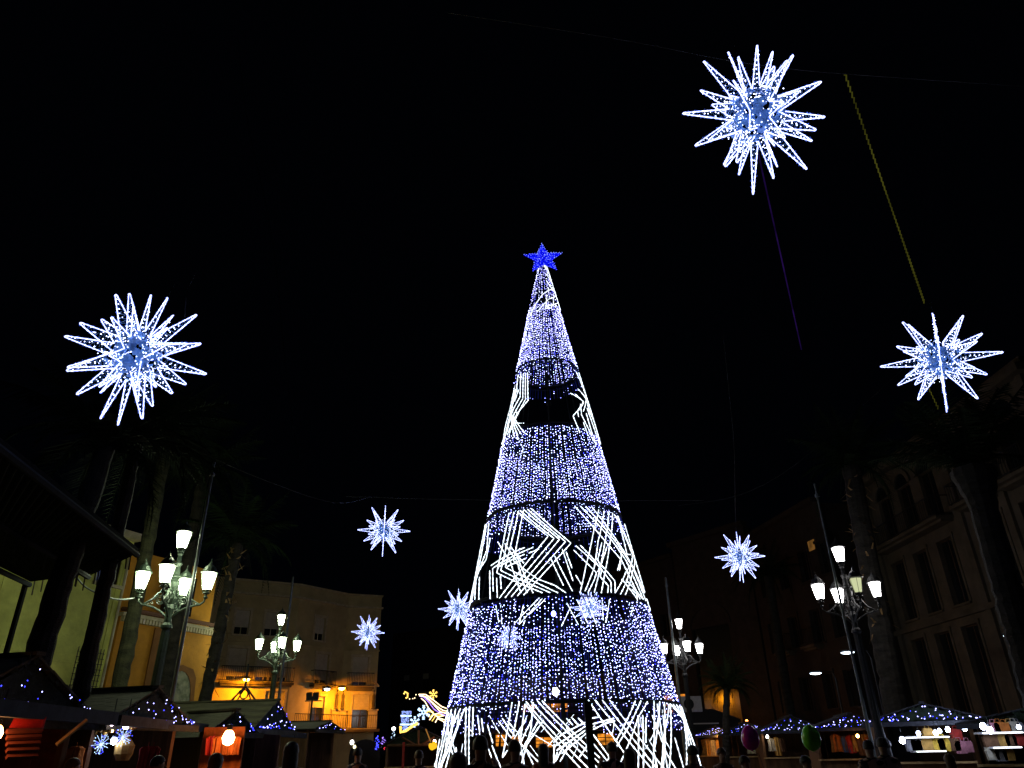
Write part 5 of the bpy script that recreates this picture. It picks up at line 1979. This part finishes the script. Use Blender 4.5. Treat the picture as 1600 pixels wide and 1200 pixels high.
def inflate(me, cond, off, m_, name):
    """clothing: a shell that follows the body where cond holds"""
    bm = bmesh.new()
    bm.from_mesh(me)
    bm.normal_update()
    kill = [f for f in bm.faces if not cond(f.calc_center_median())]
    nrm = {v.index: v.normal.copy() for v in bm.verts}
    bmesh.ops.delete(bm, geom=kill, context='FACES')
    for v in bm.verts:
        v.co += nrm.get(v.index, v.normal) * off
    bmesh.ops.solidify(bm, geom=bm.faces[:], thickness=.012)
    out = bpy.data.meshes.new(name)
    bm.to_mesh(out)
    bm.free()
    out.materials.clear()
    out.materials.append(m_)
    for p in out.polygons:
        p.material_index = 0
        p.use_smooth = True
    return out


def handcut(pose):
    def f(c):
        if pose == 'down':
            return c.z > .90 and c.z < 1.47 and not (abs(c.x) > .2 and c.z < .93)
        return .88 < c.z < 1.47 and c.y > -.30
    return f


COATS = {}


def person(px, py_top, Y, label, pose='down', hair='short', hc=0, coat='black', turn=0.0, h=1.72, extra=None):
    """py_top: picture row of the top of the head"""
    p = at(px, py_top, Y)
    s = (p.z - GZ) / 1.79
    s = min(max(s, .62), 1.12)
    root = thing('person', label, 'person', (p.x, p.y, GZ), turn, 'visitors standing on the square')
    b = BODY[pose].copy()
    b.materials.clear()
    b.materials.append(M_SKIN)
    bo = put('body', b, root)
    cm = mat('coat_' + coat, {'black': (.012, .012, .014), 'navy': (.015, .02, .045), 'brown': (.06, .035, .02), 'grey': (.08, .08, .085), 'darkred': (.11, .012, .012), 'green': (.02, .04, .025)}[coat], .85, noise=.2)
    key = (pose, coat)
    if key not in COATS:
        COATS[key] = inflate(BODY[pose], handcut(pose), .022, cm, 'coat')
    put('coat', COATS[key], root)
    if ('trousers', pose) not in COATS:
        COATS[('trousers', pose)] = inflate(BODY[pose], lambda c: .10 < c.z < .93 and abs(c.x) < .22, .012, mat('dark_trousers', (.02, .022, .035), .9), 'trousers')
    put('trousers', COATS[('trousers', pose)], root)
    if 'shoe' not in COATS:
        COATS['shoe'] = inflate(BODY['down'], lambda c: c.z < .12, .012, mat('dark_shoe', (.015, .012, .01), .5), 'shoes')
    put('shoes', COATS['shoe'], root)
    put('hair', HAIRS[(hair, hc)], root)
    # face: eyes, nose, mouth, ears
    m = MB()
    for sx in (-1, 1):
        m.oct((sx * .032, -.108, 1.645), .011)
    m.build('eyes', M_HAIR, root)
    m = MB()
    m.add([(-.012, -.112, 1.60), (.012, -.112, 1.60), (0, -.14, 1.598), (0, -.108, 1.645)], [(0, 1, 2), (0, 2, 3), (2, 1, 3)])
    for sx in (-1, 1):
        m.lathe([(.006, -.02), (.016, 0), (.006, .022)], 6, (sx * .088, -.005, 1.63))
    m.build('nose_and_ears', M_SKIN, root)
    MB().box(-.022, .022, -.112, -.10, 1.567, 1.574).build('mouth', mat('lips', (.3, .1, .08)), root)
    root.scale = (s, s, s)
    return root, p, s


ppl = [(751, 1146, 9.1, 'person in black coat with short dark hair standing left of the tree door', 'photo', 'short', 0, 'black', pi),
       (804, 1153, 10.8, 'person in a dark brown coat whose head shows at the left foot of the tree', 'down', 'short', 1, 'brown', 2.8),
       (849, 1160, 14.0, 'person in a dark red coat before the middle of the tree foot', 'down', 'long', 0, 'darkred', 3.0),
       (716, 1172, 8.0, 'long haired person in grey coat at the left foot of the tree', 'down', 'long', 1, 'grey', 3.3),
       (955, 1157, 13.1, 'person in navy coat before the right half of the tree foot', 'photo', 'short', 0, 'navy', 3.1),
       (983, 1167, 11.9, 'long haired person in black coat beside the navy coat', 'down', 'long', 0, 'black', 2.6),
       (1080, 1162, 12.2, 'person in grey coat at the right foot of the tree', 'down', 'short', 0, 'grey', 3.4),
       (1126, 1166, 14.3, 'person in a brown coat facing the viewer before the ochre lit stall', 'down', 'short', 1, 'brown', .2),
       (1354, 1154, 13.0, 'person in black coat before the stall with striped clothes', 'down', 'short', 0, 'black', 2.9),
       (1375, 1150, 13.1, 'person in a dark green coat just left of the brightly lit stall', 'down', 'short', 0, 'green', 3.1),
       (340, 1174, 10.5, 'person with brown hair below the glaring orange bulb', 'down', 'long', 1, 'brown', 2.9),
       (457, 1156, 10.5, 'person in black coat with broad dark hair left of the floodlight mast', 'down', 'long', 0, 'black', 3.2),
       (250, 1178, 11.4, 'person in dark red coat near the second left stall', 'down', 'short', 0, 'darkred', 2.2),
       (560, 1166, 15.8, 'person in navy coat below the long balcony', 'down', 'short', 0, 'navy', 3.0),
       (655, 1170, 14.9, 'person in black coat below the gabled hut', 'down', 'short', 1, 'black', 3.3),
       (118, 1182, 10.8, 'person in grey coat near the pale diagonal brace', 'down', 'short', 1, 'grey', 2.0),
       (1480, 1176, 13.0, 'long haired person in brown coat before the brightly lit stall', 'down', 'long', 1, 'brown', 3.0)]
for (px, py, Y, lab, pose, hair, hc, coat, turn) in ppl:
    person(px, py, Y, lab, pose, hair, hc, coat, turn + R.uniform(-.2, .2))


def balloon(px, py, Y, colr, label, holder_label, coat, r=.15):
    p = at(px, py, Y)
    root = thing('balloon', label, 'balloon', p, 0)
    m = MB()
    prof = []
    for i in range(17):
        t = i / 16
        a_ = pi * t
        rr_ = r * sin(a_) * (1 + .10 * cos(a_ ))
        prof.append((max(rr_, .002), -cos(a_) * r * 1.28 * (1.06 if t < .5 else 1)))
    m.lathe(prof, 22)
    b = m.build('skin', colr, root, smooth=True)
    m = MB().lathe([(.002, .03), (.018, 0), (.012, -.004)], 8, (0, 0, -r * 1.38))
    m.build('knot', colr, root)
    hx = -.1
    pr, hp, s = person(px - 10, py + 26, Y + .1, holder_label, 'raised', 'short', 0, coat, .3, h=1.5)
    hand = Matrix.Translation(pr.location) @ Matrix.Rotation(pr.rotation_euler.z, 4, 'Z') @ Matrix.Scale(s, 4) @ Vector((.13, -.40, 1.50))
    d = Vector(hand) - p
    MB().tube([Vector((0, 0, -r * 1.36)), d * .5 + Vector((.02, 0, 0)), d], .004, 4).build('string', M_WIRE, root)


def rubber(n_, c):
    m = mat(n_, c, .25, noise=.08, bump=0, spec=.6)
    b = m.node_tree.nodes['Principled BSDF']
    b.inputs['Subsurface Weight'].default_value = .3
    return m


balloon(1172, 1152, 11.5, rubber('magenta_rubber', (.8, .02, .45)), 'magenta balloon floating before the right row of stalls', 'person in a grey coat holding the magenta balloon string', 'grey', .125)
balloon(1267, 1152, 11.5, rubber('green_rubber', (.22, .85, .03)), 'bright green balloon floating before the right row of stalls', 'person in a dark red coat holding the green balloon string', 'darkred', .13)
print('tubes', TUBE_COUNT)
